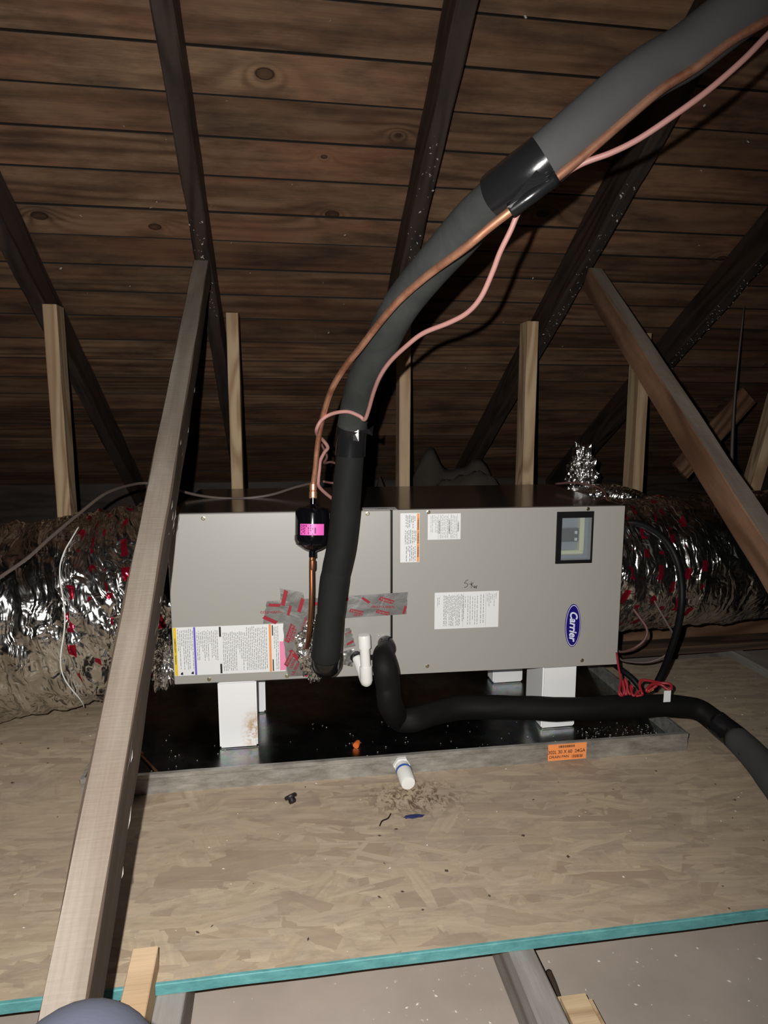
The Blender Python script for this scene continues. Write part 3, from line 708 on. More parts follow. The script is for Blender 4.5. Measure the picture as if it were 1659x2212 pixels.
# instruction label at lower left, slanting with the panel
il = fl('instruction_label', .002, .287, .024, .154, 0, M['label'])
fl('yellow_band', .003, .011, .0245, .1535, -.0003, M['yellow'], il); fl('purple_band', .054, .059, .0245, .1535, -.0003, M['purple'], il)
fl('orange_band', .2455, .2515, .0245, .1535, -.0003, M['orange'], il); fl('pink_block', .2725, .287, .027, .106, -.0003, M['pinkprint'], il)
bm = bmesh.new(); yy = -.0007
for a0, a1, h0, h1, sd in ((.014, .052, .04, .150, 1), (.062, .117, .062, .145, 2), (.128, .185, .032, .138, 3), (.188, .242, .032, .150, 4), (.259, .270, .030, .150, 5)):
    dashes(bm, a0, a1, h0, h1, yy, seed=sd, fill=.7)
link('fine_print', tomesh(bm), M['print'], il, local=Matrix.Identity(4), kind='stuff')
bm = bmesh.new()
for a0, a1, h0, h1 in ((.1185, .1235, .125, .152), (.1185, .1235, .026, .052), (.2535, .2565, .123, .151), (.2535, .2565, .026, .058)): quad(bm, [(a0, yy, h0), (a1, yy, h0), (a1, yy, h1), (a0, yy, h1)])
addtext(bm, 'WARNING  !  AVERTISSEMENT', .0052, rotup(.0072, .090, yy), bold=.0001)
for (a, h) in ((.020, .030), (.047, .031)):
    quad(bm, [(a - .003, yy, h - .003), (a + .004, yy, h - .004), (a + .0035, yy, h + .004), (a - .001, yy, h + .002)])
link('bold_print', tomesh(bm), M['ink'], il, local=Matrix.Identity(4), kind='stuff')
# orange edged warning
wl = fl('warning_label', .5915, .6425, .3085, .4395, 0, M['label']); fl('orange_band', .6355, .6415, .3095, .4385, -.0003, M['orange'], wl)
bm = bmesh.new(); dashes(bm, .606, .633, .400, .436, yy, .0046, .0016, 8); dashes(bm, .604, .633, .357, .397, yy, .0046, .0016, 9); dashes(bm, .607, .633, .311, .354, yy, .0046, .0016, 10)
link('fine_print', tomesh(bm), M['print'], wl, local=Matrix.Identity(4), kind='stuff')
bm = bmesh.new(); addtext(bm, '! WARNING   ! WARNING   ! WARNING', .0058, rot(.6385, .374, yy), bold=.00015)
link('bold_print', tomesh(bm), M['ink'], wl, local=Matrix.Identity(4), kind='stuff')
# grey warning triple
w2 = fl('warning_label', .664, .752, .3675, .4365, 0, M['label'])
bm = bmesh.new(); dashes(bm, .672, .690, .385, .434, yy, .0042, .0009, 12); dashes(bm, .699, .716, .371, .434, yy, .0042, .0009, 13); dashes(bm, .727, .741, .371, .434, yy, .0042, .0009, 14)
for a in (.692, .697, .718, .725, .743): quad(bm, [(a, yy, .369), (a + .0005, yy, .369), (a + .0005, yy, .435), (a, yy, .435)])
link('fine_print', tomesh(bm), M['print'], w2, local=Matrix.Identity(4), kind='stuff')
bm = bmesh.new()
for a, t in ((.6945, '! ADVERTENCIA'), (.7215, '! AVERTISSEMENT'), (.7455, '! WARNING')): addtext(bm, t, .0052, rot(a, .402, yy), bold=.0001)
link('bold_print', tomesh(bm), M['ink'], w2, local=Matrix.Identity(4), kind='stuff')
# rating plate
rp = fl('rating_plate', .6845, .8605, .1225, .2235, 0, M['label'])
bm = bmesh.new(); dashes(bm, .692, .700, .185, .216, yy, .0042, .001, 15); dashes(bm, .709, .764, .130, .218, yy, .0036, .0012, 16, .7); dashes(bm, .768, .803, .132, .214, yy, .0065, .0012, 17, .8); dashes(bm, .810, .822, .135, .216, yy, .0075, .0014, 18); dashes(bm, .828, .856, .180, .220, yy, .0048, .0011, 19, .6)
for a in (.762, .8245): quad(bm, [(a, yy, .127), (a + .0005, yy, .127), (a + .0005, yy, .219), (a, yy, .219)])
link('fine_print', tomesh(bm), M['print'], rp, local=Matrix.Identity(4), kind='stuff')
# handwritten 5 Kw
def stroke(bm, pts, wd, yy):
    P = [Vector((a, yy, h)) for a, h in pts]
    for p, q in zip(P, P[1:]):
        d = (q - p).normalized(); n = Vector((-d.z, 0, d.x)) * wd / 2; p2 = p - d * wd * .3; q2 = q + d * wd * .3
        quad(bm, [p2 - n, q2 - n, q2 + n, p2 + n])
bm = bmesh.new(); k0, z0 = .765, .236
for st in ([(.010, .020), (.003, .017), (.000, .011), (.006, .011), (.0095, .007), (.007, .002), (.001, -.001), (.0005, .001)],
           [(.013, .009), (.018, .0085), (.022, .009)], [(.019, .0145), (.0185, .005), (.019, -.003)], [(.024, .012), (.019, .006), (.027, -.002)],
           [(.0265, .004), (.028, -.003), (.030, .002), (.032, -.003), (.0345, .0035)], [(.0335, .003), (.0325, -.004)]):
    stroke(bm, [(k0 + a, z0 + h) for a, h in st], .0013, -.0004)
link('handwriting', tomesh(bm), M['ink'], ah, local=Matrix.Identity(4), label='black handwritten 5 Kw on the blower door')
# maker's badge
def oval(ra, rh, y0, y1, m, name, parent):
    bm = bmesh.new(); sg = 56
    f = [bm.verts.new((1.0715 + ra * math.cos(2 * math.pi * k / sg), y0, .118 + rh * math.sin(2 * math.pi * k / sg))) for k in range(sg)]
    b = [bm.verts.new((v.co.x, y1, v.co.z)) for v in f]
    bm.faces.new(f); [bm.faces.new((f[k], b[k], b[(k + 1) % sg], f[(k + 1) % sg])) for k in range(sg)]
    bmesh.ops.recalc_face_normals(bm, faces=bm.faces)
    return link(name, tomesh(bm), m, parent, local=Matrix.Identity(4))
bd = oval(.0222, .0610, -.0020, 0, M['blue'], 'oval_badge', ah); bd['label'] = 'dark blue oval badge with white italic lettering'
oval(.0205, .0585, -.0023, -.002, M['badgewhite'], 'badge_ring', bd); oval(.0193, .0565, -.0026, -.0023, M['blue'], 'badge_field', bd)
bm = bmesh.new(); addtext(bm, 'Carrier', .0300, lambda u, v: Vector((1.0715 + v * 1.0, -.0029, .118 - u * .93)), shear=.32, bold=.0008)
link('badge_lettering', tomesh(bm), M['badgewhite'], bd, local=Matrix.Identity(4))
# barcode label on the top
tl = ub('top_label', (.495, .012, UH), (.585, .055, UH + .0004), M['label'])
bm = bmesh.new(); r = random.Random(5); a = .503
while a < .575:
    if .535 < a < .56: quad(bm, [(a, .018, UH + .0007), (a + .0014, .018, UH + .0007), (a + .0014, .036, UH + .0007), (a, .036, UH + .0007)])
    elif r.random() < .6: quad(bm, [(a, .016, UH + .0007), (a + .003, .016, UH + .0007), (a + .003, .022, UH + .0007), (a, .022, UH + .0007)])
    a += .0042
link('bold_print', tomesh(bm), M['ink'], tl, local=Matrix.Identity(4), kind='stuff')
# --- foil tape on the coil door, printed in red
def strip(name, c, parent=ah, nx=34, ny=10, y0=-.001, amp=.0016, seed=1, m='foiltape', edge=.002, lift=0.0):
    """c: four corners (a,h) TL TR BR BL"""
    bm = bmesh.new(); uv = bm.loops.layers.uv.new('UVMap'); G = []
    for j in range(ny + 1):
        row = []
        for i in range(nx + 1):
            u, v = i / nx, j / ny
            top = Vector(c[0]).lerp(Vector(c[1]), u); bot = Vector(c[3]).lerp(Vector(c[2]), u); p = top.lerp(bot, v)
            jag = noise.noise(Vector((v * 9 + seed, u * 2, 1))) * edge * (1 if i in (0, nx) else .0)
            q = Vector((p.x * 26, p.y * 40, seed)); d = abs(noise.noise(q)) * amp + abs(noise.noise(q * 2.7)) * amp * .5 + lift * math.sin(math.pi * u) * abs(noise.noise(q * .7))
            row.append(bm.verts.new((p.x + jag * 2, y0 - d, p.y)))
        G.append(row)
    for j in range(ny):
        for i in range(nx): bm.faces.new((G[j + 1][i], G[j + 1][i + 1], G[j][i + 1], G[j][i]))
    bmesh.ops.recalc_face_normals(bm, faces=bm.faces)
    if sum(f.normal.y for f in bm.faces) > 0: bmesh.ops.reverse_faces(bm, faces=list(bm.faces))
    return link(name, tomesh(bm), M[m], parent, local=Matrix.Identity(4), smooth=True)
def prints(tape, items, yy):
    for k, (a, h, ang, sz, t) in enumerate(items):
        bm = bmesh.new(); b2 = bmesh.new(); y2 = yy - k * .00003
        ca, sa = math.cos(ang), math.sin(ang)
        F = lambda u, v, a=a, h=h, ca=ca, sa=sa: Vector((a + u * ca - v * sa, y2, h + u * sa + v * ca))
        G2 = lambda u, v, a=a, h=h, ca=ca, sa=sa: Vector((a + u * ca - v * sa, y2 - .0003, h + u * sa + v * ca))
        if t in ('bar', 'V'): quad(bm, [F(-sz, -sz * .22), F(sz * .85, -sz * .28), F(sz, sz * .22), F(-sz * .9, sz * .26)])
        else: addtext(bm, t, sz, F, bold=.0002)
        if t == 'V': addtext(b2, 'Venture', sz * .52, G2, bold=.0002, shear=.2)
        link('red_print', tomesh(bm), M['redprint'], tape, local=Matrix.Identity(4), kind=None if t in ('bar', 'V') else 'stuff')
        if t == 'V': link('silver_lettering', tomesh(b2), M['foiltape'], tape, local=Matrix.Identity(4), kind='stuff')
        else: b2.free()
t1 = strip('foil_tape', [(.243, .216), (.612, .228), (.608, .168), (.231, .156)], seed=3, amp=.0006); t1['label'] = 'horizontal strip of silver foil tape printed in red'
prints(t1, [(.262, .205, -.05, .016, 'bar'), (.258, .186, -.02, .0085, 'COLD WEATHER'), (.250, .166, -.45, .020, 'bar'), (.475, .180, -.25, .019, 'V'), (.478, .170, -.05, .0075, '1581A-F'), (.555, .208, -.3, .021, 'V'), (.545, .190, -.05, .0075, '1581A-F UL181B-FX'), (.545, .175, -.25, .019, 'V'), (.603, .180, 1.3, .012, 'bar'), (.372, .205, .1, .018, 'bar'), (.44, .212, .2, .016, 'bar'), (.500, .21, -.6, .013, 'bar')], -.0024)
t2 = strip('foil_tape', [(.276, .250), (.337, .236), (.350, .010), (.291, .009)], nx=12, ny=40, y0=-.0022, seed=8, amp=.0006); t2['label'] = 'upright strip of foil tape beside the copper tube'
prints(t2, [(.288, .224, 1.35, .022, 'bar'), (.330, .203, 1.3, .020, 'bar'), (.300, .128, 1.25, .026, 'V'), (.3105, .122, 1.25, .0105, '1581A-F'), (.333, .14, 1.2, .008, 'COLD WEATHER'), (.298, .060, 1.1, .024, 'V'), (.312, .067, -.9, .020, 'bar'), (.308, .048, 1.1, .0105, '1581A-F'), (.316, .036, 1.1, .0105, 'UL181B-FX'), (.343, .022, 1.3, .016, 'bar'), (.3, .19, 1.3, .014, 'bar')], -.0036)
t3 = strip('foil_tape', [(.445, .135), (.458, .136), (.472, .085), (.44, .08)], nx=10, ny=14, y0=-.001, seed=12, amp=.0006); t3['label'] = 'small torn piece of foil tape right of the black pipe'
prints(t3, [(.453, .122, .3, .009, 'V'), (.458, .095, .5, .011, 'bar')], -.0024)
t4 = strip('foil_scrap', [(.440, .075), (.468, .078), (.462, .030), (.436, .040)], nx=10, ny=12, y0=-.002, seed=14, amp=.012); 
# crumpled foil around the pipe entry
bm = bmesh.new(); bmesh.ops.create_icosphere(bm, subdivisions=5, radius=1.0)
for v in bm.verts:
    q = v.co.copy(); d = 1 + abs(noise.noise(q * 2.3)) * .55 - abs(noise.noise(q * 5)) * .26
    v.co = Vector((.362 + q.x * .040 * d, -.004 + q.y * .019 * d, .078 + q.z * .076 * d))
link('foil_collar', tomesh(bm), M['foillump'], ah, local=Matrix.Identity(4), label='crumpled shiny foil packed round the pipe entry')
# knockout ports and condensate trap
bm = lathebm([(0, 0), (.016, 0), (.016, .006), (.011, .008), (.011, .002), (0, .002)], 24)
link('port_ring', tomesh(bm), M['black'], ah, local=zframe((.474, 0, .055), (0, -1, 0)))
bm = lathebm([(0, 0), (.0225, 0), (.0225, .034), (.0195, .040), (0, .041)], 28)
autosmooth(link('pipe_port', tomesh(bm), M['blackgloss'], ah, local=zframe((.553, 0, .088), (0, -1, 0))))
ub('port_bridge', (.478, -.009, .046), (.540, 0, .060), M['black'], .003)
bm = lathebm([(0, 0), (.0022, 0), (.0022, .004), (.001, .010), (0, .010)], 10)
link('port_nib', tomesh(bm), M['white'], ah, local=zframe((.533, -.001, .112), (0, -1, .3)))

# ---- PVC condensate stub
def UP(a, y, h): return UW @ Vector((a, y, h))
pv = thing('condensate_pipe', 'short capped white pipe standing up in front of the coil door', 'pipe', tuple(UP(.492, -.05, 0)))
tube('elbow', [UP(.474, -.0015, .055), UP(.484, -.018, .035), UP(.4945, -.042, .010), UP(.4965, -.052, .004)], [.0125, .0150, .0165, .0150], M['white'], pv, seg=22)
mz = zframe(UP(.4965, -.052, -.006), UP(.487, -.052, .20) - UP(.4965, -.052, -.006))
lobj('hub', [(0, 0), (.008, .001), (.0135, .006), (.0165, .016), (.0165, .052), (.0155, .053), (.0133, .053)], M['white'], mz, pv)
lobj('pipe', [(.0132, .04), (.0132, .120)], M['white'], mz, pv)
lobj('cap', [(.0132, .103), (.0168, .104), (.0168, .134), (.0150, .139), (.0, .140)], M['white'], mz, pv)

# ================================================================ refrigerant pipe (black foam)
sp = PT['suction']; dens = 5
P = crom(sp, dens)
def pipe_r(i):
    t = i / dens
    return .0335 if t < 17.6 else .0372
th = thing('insulated_pipe', 'thick black foam-covered pipe curving from the coil door to the upper right', 'pipe', tuple(P[0]))
def pd(s, t, p): return noise.noise(Vector((p.x * 9 + math.cos(t), p.y * 9 + math.sin(t), p.z * 9))) * .0022
def sect(name, i0, i1, r, m, seg=40, disp=pd, label=None, taper=0):
    Q = P[i0:i1 + 1]; rad = [r] * len(Q)
    if taper: rad[0] -= taper; rad[-1] -= taper
    o = link(name, tomesh(tubebm(Q, rad, seg, disp)), m, th, smooth=True, label=label); return autosmooth(o, 50)
e1 = 9 * dens - 2
# end elbow, lower sleeve, middle sleeve, upper sleeve
sect('foam_sleeve', 0, 4 * dens, .0345, M['sleevedark'], taper=.001)
sect('foam_sleeve', 4 * dens, int(5.3 * dens), .0338, M['sleevedark'], taper=.0015)
sect('foam_sleeve', int(5.3 * dens), e1, .0335, M['sleevedark'], taper=.0008)
sect('foam_sleeve', e1, int(17.5 * dens), .0338, M['sleeve'], taper=.0015)
sect('foam_sleeve', int(17.5 * dens), len(P) - 1, .0374, M['foam'], taper=.0012, label='cleaner dark grey upper foam sleeve')
def wr(s, t, p): return noise.noise(Vector((p.x * 60, p.y * 60 + t * 2, p.z * 60))) * .0012
sect('tape_band', e1 - 2, e1 + 2, .0356, M['tape'], disp=wr, label='glossy black tape band above the cabinet')
sect('tape_band', int(16.7 * dens), int(18.0 * dens), .0384, M['tape'], disp=wr, label='wide glossy black tape band binding pipe and copper tube')
sect('tape_band', 1, 2 * dens + 2, .0352, M['tape'], disp=wr, label='black tape patch on the lower elbow')
# tape flag that runs over the copper tube
cu = [Vector(p) for p in PT['copper_upper']]
tube('tape_wrap', [cu[8].lerp(cu[7], .06), cu[9], cu[10], cu[10].lerp(cu[11], .04)], [.0095, .0108, .0115, .011], M['tape'], th, seg=14)
a_ = cu[10] + Vector((-.012, -.008, .0)); b_ = cu[9] + Vector((.0, -.012, .030)); c_ = cu[8].lerp(cu[9], .35) + Vector((.0, -.011, .004)); d_ = cu[10] + Vector((.006, -.012, -.004))
bm = bmesh.new(); quad(bm, [a_, d_, c_, b_]); bmesh.ops.solidify(bm, geom=list(bm.faces), thickness=.0008)
link('tape_flap', tomesh(bm), M['tape'], th)
fa = P[e1 + 1] + Vector((.012, -.036, .006))
bm = bmesh.new(); quad(bm, [fa, fa + Vector((.024, -.004, .004)), fa + Vector((.036, .008, .012)), fa + Vector((.034, .012, -.012))]); quad(bm, [fa + Vector((-.012, -.001, .001)), fa + Vector((.0, -.003, .002)), fa + Vector((.0, -.003, -.024)), fa + Vector((-.012, .0, -.022))])
link('tape_flap', tomesh(bm), M['tape'], th)

# ---- liquid line with filter drier
lt = thing('copper_tube', 'bare copper tube running along the black pipe down into the coil door', 'tube', tuple(PT['copper_lower'][-1]))
tube('tube_run', PT['copper_upper'], .0064, M['copper'], lt, n=6, seg=14)
tube('tube_run', PT['copper_lower'], [.0066, .0062, .0062, .0060, .0060, .0060, .0060], M['copperdark'], lt, n=6, seg=14, label='tarnished lower run of copper tube')
f0, f1 = Vector(PT['filter'][0]), Vector(PT['filter'][1])
fx = f1 - f0; mzf = zframe(f0, fx); FL = fx.length
for k, (z, r_) in enumerate(((-.044, .0088), (-.026, .0095))):
    lobj('brazed_joint', [(r_ * .8, z - .009), (r_, z - .007), (r_, z + .007), (r_ * .8, z + .009)], M['copper'], mzf, lt, 18)
lobj('brazed_joint', [(.006, FL + .030), (.0078, FL + .032), (.0078, FL + .05), (.0062, FL + .055)], M['copperdark'], mzf, lt, 18)
fd = thing('filter_drier', 'glossy black canister with magenta label fitted in the copper tube', 'filter', tuple(f0 + fx * .5))
R0 = .0418
lobj('canister', [(0, -.020), (.0075, -.020), (.0075, -.004), (.016, .002), (R0 * .86, .006), (R0 * .98, .0125), (R0, .018), (R0, FL - .030), (R0 * 1.03, FL - .0285), (R0 * 1.035, FL - .018), (R0 * .93, FL - .006), (R0 * .55, FL + .004), (.016, FL + .007), (.0085, FL + .010), (.0085, FL + .024), (0, FL + .024)], M['blackgloss'], mzf, fd, 48)
# magenta label hugging the canister, facing the room
inv = mzf.inverted(); cdir = (inv.to_3x3() @ (CAM + Vector((-.02, 0, 0)) - f0)); th0 = math.atan2(cdir.y, cdir.x) + .03
def cyl(u, z, r): return Vector((r * math.cos(th0 + u / R0), r * math.sin(th0 + u / R0), z))
sgn = 1 if (mzf.to_3x3() @ Vector((-math.sin(th0), math.cos(th0), 0))).x > 0 else -1
bm = bmesh.new(); G = [[bm.verts.new(cyl(sgn * (-.030 + .060 * i / 16), z, R0 + .0004)) for z in (FL * .435, FL * .70)] for i in range(17)]
for a, b in zip(G, G[1:]): bm.faces.new((a[0], b[0], b[1], a[1]))
bmesh.ops.recalc_face_normals(bm, faces=bm.faces)
ml = link('magenta_label', tomesh(bm), M['magenta'], fd, mw=mzf)
bm = bmesh.new(); r = random.Random(3)
def cq(u0, u1, z0, z1):
    n_ = 3
    for i in range(n_):
        a, b = u0 + (u1 - u0) * i / n_, u0 + (u1 - u0) * (i + 1) / n_
        quad(bm, [cyl(sgn * a, z0, R0 + .0007), cyl(sgn * b, z0, R0 + .0007), cyl(sgn * b, z1, R0 + .0007), cyl(sgn * a, z1, R0 + .0007)])
for u in (-.0265, -.022, -.018, -.014, -.009, -.004, .001):
    z = FL * .455
    while z < FL * .68:
        l = r.uniform(.002, .006)
        if r.random() < .75: cq(u, u + .0022, z, min(z + l, FL * .685))
        z += l + .0015
cq(.006, .0095, FL * .52, FL * .66)
link('fine_print', tomesh(bm), M['darkpink'], ml, mw=mzf, kind='stuff')

# ---- thermostat cable
ct = thing('thermostat_cable', 'pinkish cable looping from upper right along the black pipe to the canister', 'cable', tuple(PT['pink'][-1]))
tube('cable_run', PT['pink'], .0043, M['pink'], ct, n=6, seg=10); tube('cable_tail', PT['pink2'], .003, M['tan'], ct, seg=8); tube('cable_tail', PT['pink3'], .003, M['tan'], ct, seg=8)

# ---- black drain/refrigerant hose over the pan
hp = [Vector(p) for p in PT['hose']]; nh = len(hp)
rad = [.020, .0225, .0265, .029, .0295, .030, .031] + [.0315] * 7 + [.0305] * 3 + [.0300, .0335, .0385, .0385]
rad = (rad + [.0385] * nh)[:nh]
def hd(s, t, p): return noise.noise(Vector((p.x * 14 + math.cos(t), p.y * 14 + math.sin(t), p.z * 14))) * .0035
hs = thing('insulated_hose', 'black rubber-insulated hose dropping from the cabinet and crossing the pan to the right', 'hose', tuple(hp[0]))
tube('foam_sleeve', PT['hose'][:18], rad[:18], M['hosefoam'], hs, n=6, seg=30, disp=hd)
tube('foam_sleeve', PT['hose'][17:], [.033, .0365, .0385, .0385][:nh - 17], M['foam'], hs, n=6, seg=30, disp=hd, label='wider dark grey sleeve at the far right end')
tube('tape_band', PT['hose'][16:19], [.0322, .0330, .0352], M['tape'], hs, n=6, seg=24, disp=hd)

# ================================================================ ducts
def ridge(v): return (abs(noise.noise(v)) - .25)
def duct(name, pts, rads, parent, m, seg=150, n=26, fold=.026, off=0.0, sd=0, sq=1.0, label=None):
    def dp(s, t, p):
        c_, s_ = math.cos(t), math.sin(t)
        a = ridge(Vector((s * 16 + c_ * 1.2, c_ * 1.6 + sd, s_ * 1.6))) * fold
        a += ridge(Vector((s * 38, c_ * 5 + 3, s_ * 5 + sd))) * fold * .4
        a += noise.noise(Vector((s * 60, c_ * 17, s_ * 17 + sd))) * fold * .22
        return a + noise.noise(Vector((s * 3, c_ * 1.2, s_ * 1.2 + sd))) * .012 + off
    Q = crom(pts, n); return link(name, tomesh(tubebm(Q, lerp_list(rads, n), seg, dp, sq=sq)), m, parent, smooth=True, label=label)
dl = thing('foil_duct', 'large wrinkled silver foil duct lying on the floor left of the cabinet', 'duct', (-.6, .4, 0))
duct('foil_jacket', [(-1.55, .24, .300), (-1.1, .32, .300), (-.75, .38, .300), (-.4, .43, .302), (-.12, .455, .325), (.06, .462, .350)], [.268, .268, .268, .270, .268, .255], dl, M['foil'], sd=1.3)
duct('printed_foil_wrap', [(-.085, .456, .330), (.03, .462, .350), (.11, .465, .378), (.172, .467, .402)], [.272, .262, .250, .240], dl, M['foilred'], seg=130, n=22, fold=.020, sd=4.2, label='crumpled foil tape wrap printed in red')
tube('strap', [(-.075 + .01 * math.sin(k), .452 + .278 * -math.cos(math.radians(t)), .332 + .278 * math.sin(math.radians(t))) for k, t in enumerate(range(-60, 75, 9))], .0017, M['mastic'], dl, seg=6, label='thin white band round the duct')
drt = thing('foil_duct', 'silver foil duct leaving the right end of the cabinet', 'duct', (2.0, .5, .2))
duct('foil_jacket', [(1.56, .46, .405), (1.75, .48, .405), (2.1, .52, .405), (2.6, .60, .40), (3.1, .70, .40)], [.205, .215, .215, .215, .215], drt, M['foildim'], sd=7.7, fold=.018)
duct('printed_foil_wrap', [(1.402, .435, .410), (1.50, .45, .408), (1.60, .465, .406), (1.70, .475, .405)], [.215, .214, .213, .221], drt, M['foilred'], seg=130, n=22, fold=.018, sd=9.1, label='crumpled foil tape wrap printed in red')
# small crumpled foil at the cabinet's lower left corner and a foil boot far behind
def blob(name, c, r, m, parent=None, sub=5, a1=.45, seed=0, fr=3.0, label=None):
    bm = bmesh.new(); bmesh.ops.create_icosphere(bm, subdivisions=sub, radius=1.0)
    for v in bm.verts:
        q = v.co.copy(); s_ = Vector((seed, seed * 2, 0)); d = 1 + (abs(noise.noise(q * fr + s_)) - .2) * a1 + (abs(noise.noise(q * fr * 2.3 + s_)) - .2) * a1 * .5
        v.co = Vector((c[0] + q.x * r[0] * d, c[1] + q.y * r[1] * d, c[2] + q.z * r[2] * d))
    return link(name, tomesh(bm), m, parent, mw=Matrix.Identity(4), label=label)
blob('foil_wad', (.158, .215, .245), (.030, .022, .062), M['foillump'], dl, seed=3, a1=.9)
tag(blob('foil_boot', (1.71, 1.10, .60), (.055, .06, .15), M['foillump'], seed=6, a1=.5), 'small dark foil-wrapped boot behind the cabinet under the short post', 'duct')
tag(tube('foil_branch_duct', [(1.62, 1.1, .50), (1.72, 1.0, .555), (1.84, .94, .545), (2.0, .95, .45)], [.045, .048, .048, .045], M['foil'], n=10, seg=40, disp=lambda s, t, p: ridge(Vector((s * 60, t * 2, 1))) * .012), 'narrow foil duct crossing behind the right end of cabinet', 'duct')

# ================================================================ wiring at the right end and behind
def cable(name, key, r, m, lb, cat='cable'):
    return tag(tube(name, PT[key], r, m, n=6, seg=10), lb, cat)
cable('power_conduit', 'conduit', .0105, M['black'], 'thick black flexible conduit curving down from the cabinet right end', 'conduit')
cable('grey_cable', 'grey_cable', .0032, M['grey_cable'], 'long thin grey-brown cable looping inside the black conduit curve')
cable('brown_cable', 'tan_cable', .0040, M['tan'], 'short brown cable looping close to the cabinet right end')
cable('black_cable', 'black_low', .0085, M['black'], 'black cable under the lower right corner of the cabinet')
PT['black_cable_left'] = [(-.72, -.12, .008), (-.62, -.16, .12), (-.38, -.17, .36)] + PT['black_cable_left']
cable('black_cable', 'black_cable_left', .0042, M['grey_cable'], 'dark cable draped over left foil duct and across cabinet top')
cable('brown_cable', 'cable_top_right', .0035, M['tan'], 'thin brown cable arched over the right end of cabinet top')
rw = thing('red_wires', 'bundle of red wires with a white tag behind the black hose', 'wires', tuple(PT['red_loop'][0]))
tube('wire', PT['red1'], .0030, M['red'], rw, seg=8); tube('wire', PT['red_bundle'], .0034, M['red'], rw, seg=8); tube('wire', PT['red_loop'], .0040, M['red'], rw, seg=8)
q = Vector(PT['red_loop'][7]); box('paper_tag', q + Vector((-.012, -.004, -.034)), q + Vector((.008, -.003, -.002)), M['label'], rw)
q = Vector(PT['red_loop'][11]); tube('yellow_crimp', [q, q + Vector((.014, 0, .006))], .004, M['yellow'], rw, seg=8)
# ================================================================ small things
kn = thing('rubber_plug', 'black rubber plug lying on the board in front of pan', 'plug', (.487, -.097, 0))
mk = zframe((.480, -.092, .016), (-.35, .5, .8)); lobj('disc', [(0, 0), (.013, 0), (.0145, .003), (.0145, .006), (.012, .0085), (0, .009)], M['rubber'], mk, kn)
mk2 = mk @ Matrix.Translation((0, 0, -.012)); lobj('stem', [(0, 0), (.007, .001), (.009, .005), (.0075, .012), (0, .0125)], M['rubber'], mk2, kn)
wn = tag(link('wire_nut', tomesh(lathebm([(0, 0), (.0085, 0), (.0085, .006), (.0065, .016), (.004, .020), (0, .0205)], 16)), plain('orange_plastic', (.75, .16, .03), .4), mw=zframe((.654, .140, .0095), (.4, .7, .15))), 'orange wire nut lying in the pan near its front edge', 'wire nut')
wt = thing('copper_offcut', 'thin copper offcut with orange tip lying in the left corner of pan', 'tube', (.12, .13, .005))
tube('tube_run', [(.098, .178, .0085), (.13, .125, .0085), (.170, .055, .0085)], .0036, M['copperdark'], wt, seg=8)
tube('orange_tip', [(.082, .202, .0105), (.098, .178, .0100)], .0062, M['panorange'], wt, seg=10)
# blown insulation heaps behind the cabinet
def heap(name, x0, x1, y0, y1, zb, hgt, sd, lb):
    bm = bmesh.new(); nx = int((x1 - x0) / .02); ny = int((y1 - y0) / .02); G = []
    for j in range(ny + 1):
        row = []
        for i in range(nx + 1):
            x = x0 + (x1 - x0) * i / nx; yy = y0 + (y1 - y0) * j / ny
            e = min(1, 5 * min(i / nx, 1 - i / nx)) * min(1, 4 * min(j / ny, 1 - j / ny))
            z = hgt * e * (.6 + .7 * noise.noise(Vector((x * 3, yy * 3, sd)))) + .03 * noise.noise(Vector((x * 14, yy * 14, sd))) + .012 * noise.noise(Vector((x * 40, yy * 40, sd)))
            row.append(bm.verts.new((x, yy, zb + max(0.0, z) * e)))
        G.append(row)
    for j in range(ny):
        for i in range(nx): bm.faces.new((G[j][i], G[j][i + 1], G[j + 1][i + 1], G[j + 1][i]))
    o = link(name, tomesh(bm), M['insul'], smooth=True); tag(o, lb, 'insulation', kind='stuff'); return o
heap('loose_insulation', -1.6, 3.5, 1.30, 2.71, -.102, .34, 2.0, 'dark loose insulation heaped under the low end of the roof')
heap('loose_insulation', .75, 1.85, 1.4, 2.35, -.102, .86, 8.0, 'grey lump of loose insulation rising behind the cabinet top')
heap('loose_insulation', 2.13, 3.5, -.2, .70, -.102, .07, 5.0, 'grey loose insulation beyond the right edge of the board')
# dust, cobweb flakes and chips
def flakes(name, pts, size, m, lb, cat='debris', seed=0, flat=True, parent=None):
    r = random.Random(seed); bm = bmesh.new()
    for p in pts:
        s_ = size * r.uniform(.4, 1.5); an = r.uniform(0, 6.3); e = r.uniform(.25, 1)
        d1 = Vector((math.cos(an), math.sin(an), 0 if flat else r.uniform(-1, 1))) * s_; d2 = Vector((-math.sin(an), math.cos(an), 0 if flat else r.uniform(-1, 1))) * s_ * e
        p = Vector(p); t = Vector((0, 0, s_ * .25))
        q = [p - d1 * .5, p + d2 * .45, p + d1 * .5, p - d2 * .5]
        vs = [bm.verts.new(x) for x in q] + [bm.verts.new(p + t)]
        for a, b in ((0, 1), (1, 2), (2, 3), (3, 0)): bm.faces.new((vs[a], vs[b], vs[4]))
        bm.faces.new((vs[3], vs[2], vs[1], vs[0]))
    bmesh.ops.recalc_face_normals(bm, faces=bm.faces)
    o = link(name, tomesh(bm), m, parent, kind='stuff')
    if parent is None: tag(o, lb, cat, kind='stuff')
    return o
r = random.Random(2)
def scat(n, x0, x1, y0, y1, z, f=lambda x, y: True):
    out = []
    while len(out) < n:
        x, yy = r.uniform(x0, x1), r.uniform(y0, y1)
        if f(x, yy): out.append((x, yy, z))
    return out
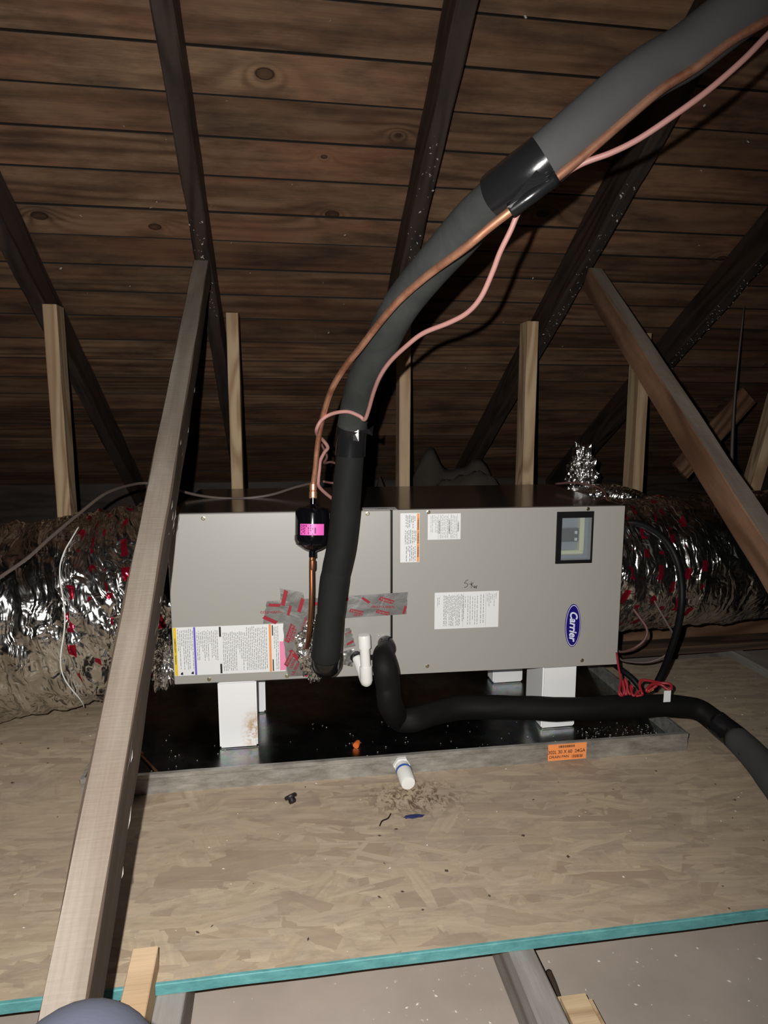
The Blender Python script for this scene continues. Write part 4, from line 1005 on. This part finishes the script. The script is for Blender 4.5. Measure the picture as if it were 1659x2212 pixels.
flakes('dust_specks', scat(150, .03, 1.49, .02, .30, .0035) + scat(120, .42, .72, .02, .09, .0035) + scat(150, 1.28, 1.50, .02, .16, .0035), .0035, M['dust'], 'pale dust specks scattered over the floor of the pan', seed=4)
onb = lambda x, y: y < -.01 or x < -.01 or x > 1.54
flakes('wood_chips', scat(70, -.5, 2.0, -.54, .55, .0008, onb), .007, M['chip'], 'dark wood chips scattered over the strand board', seed=5)
flakes('paint_flecks', scat(110, -.5, 2.0, -.54, .55, .0008, onb), .005, M['dust'], 'pale flecks scattered over the strand board', seed=6)
flakes('plaster_crumbs', scat(60, .33, .80, -.9, -.50, -.1025) + scat(90, .90, 1.6, -.9, -.40, -.1025), .006, M['dust'], 'white plaster crumbs on the gypsum at bottom edge', seed=7)
def onraft(n, x, y0, y1):
    return [tuple(roofpt(x + r.uniform(-.027, .027), r.uniform(y0, y1), -.002)) for _ in range(n)]
fl_ = onraft(46, .226, .74, 1.15) + onraft(60, .93, .45, 1.2) + onraft(60, 1.582, .55, 1.25) + onraft(80, 2.247, .6, 1.4) + [tuple(roofpt(r.uniform(-.4, 2.4), r.uniform(.2, 1.6), H0 - .002)) for _ in range(60)]
flakes('cobweb_flecks', fl_, .007, M['dust'], 'white cobweb flecks clinging under the rafters and roof boards', seed=8, flat=False)
# blue and black scraps near the drain
tag(tube('wire_scrap', [(.668, -.205, .003), (.676, -.190, .004), (.690, -.181, .003), (.699, -.165, .003)], .0016, M['rubber'], seg=6), 'thin black wire scrap on board below the drain stub', 'wire')
tag(blob('tape_scrap', (.748, -.183, .0035), (.022, .006, .003), plain('dark_blue_plastic', (.015, .02, .09), .5), sub=3, seed=4), 'small dark blue scrap on the board in front of the drain stub', 'scrap')

# ================================================================ person: the knee at the lower left
pr = thing('person', 'person whose blue-grey trouser knee shows at the bottom left edge', 'person', (.28, -1.15, -.1))
KP = [(.45, -1.62, .272), (.42, -1.45, .312), (.365, -1.25, .337), (.313, -1.08, .334), (.290, -.995, .304), (.295, -.975, .25), (.328, -1.02, .16), (.355, -1.09, .05), (.365, -1.12, -.045)]
tube('trouser_leg', KP, [.088, .085, .079, .072, .070, .064, .058, .052, .055], M['jean'], pr, n=8, seg=36, disp=lambda s, t, p: noise.noise(p * 22) * .004)
bm = bmesh.new(); bmesh.ops.create_uvsphere(bm, u_segments=28, v_segments=16, radius=1)
for v in bm.verts:
    x, yy, z = v.co; v.co = Vector((.365 + x * (.046 - .008 * yy), -1.055 + yy * .135, -.060 + max(z, -.62) * .060 * (1 - .35 * max(0, yy))))
link('boot', tomesh(bm), M['shoe'], pr, smooth=True)
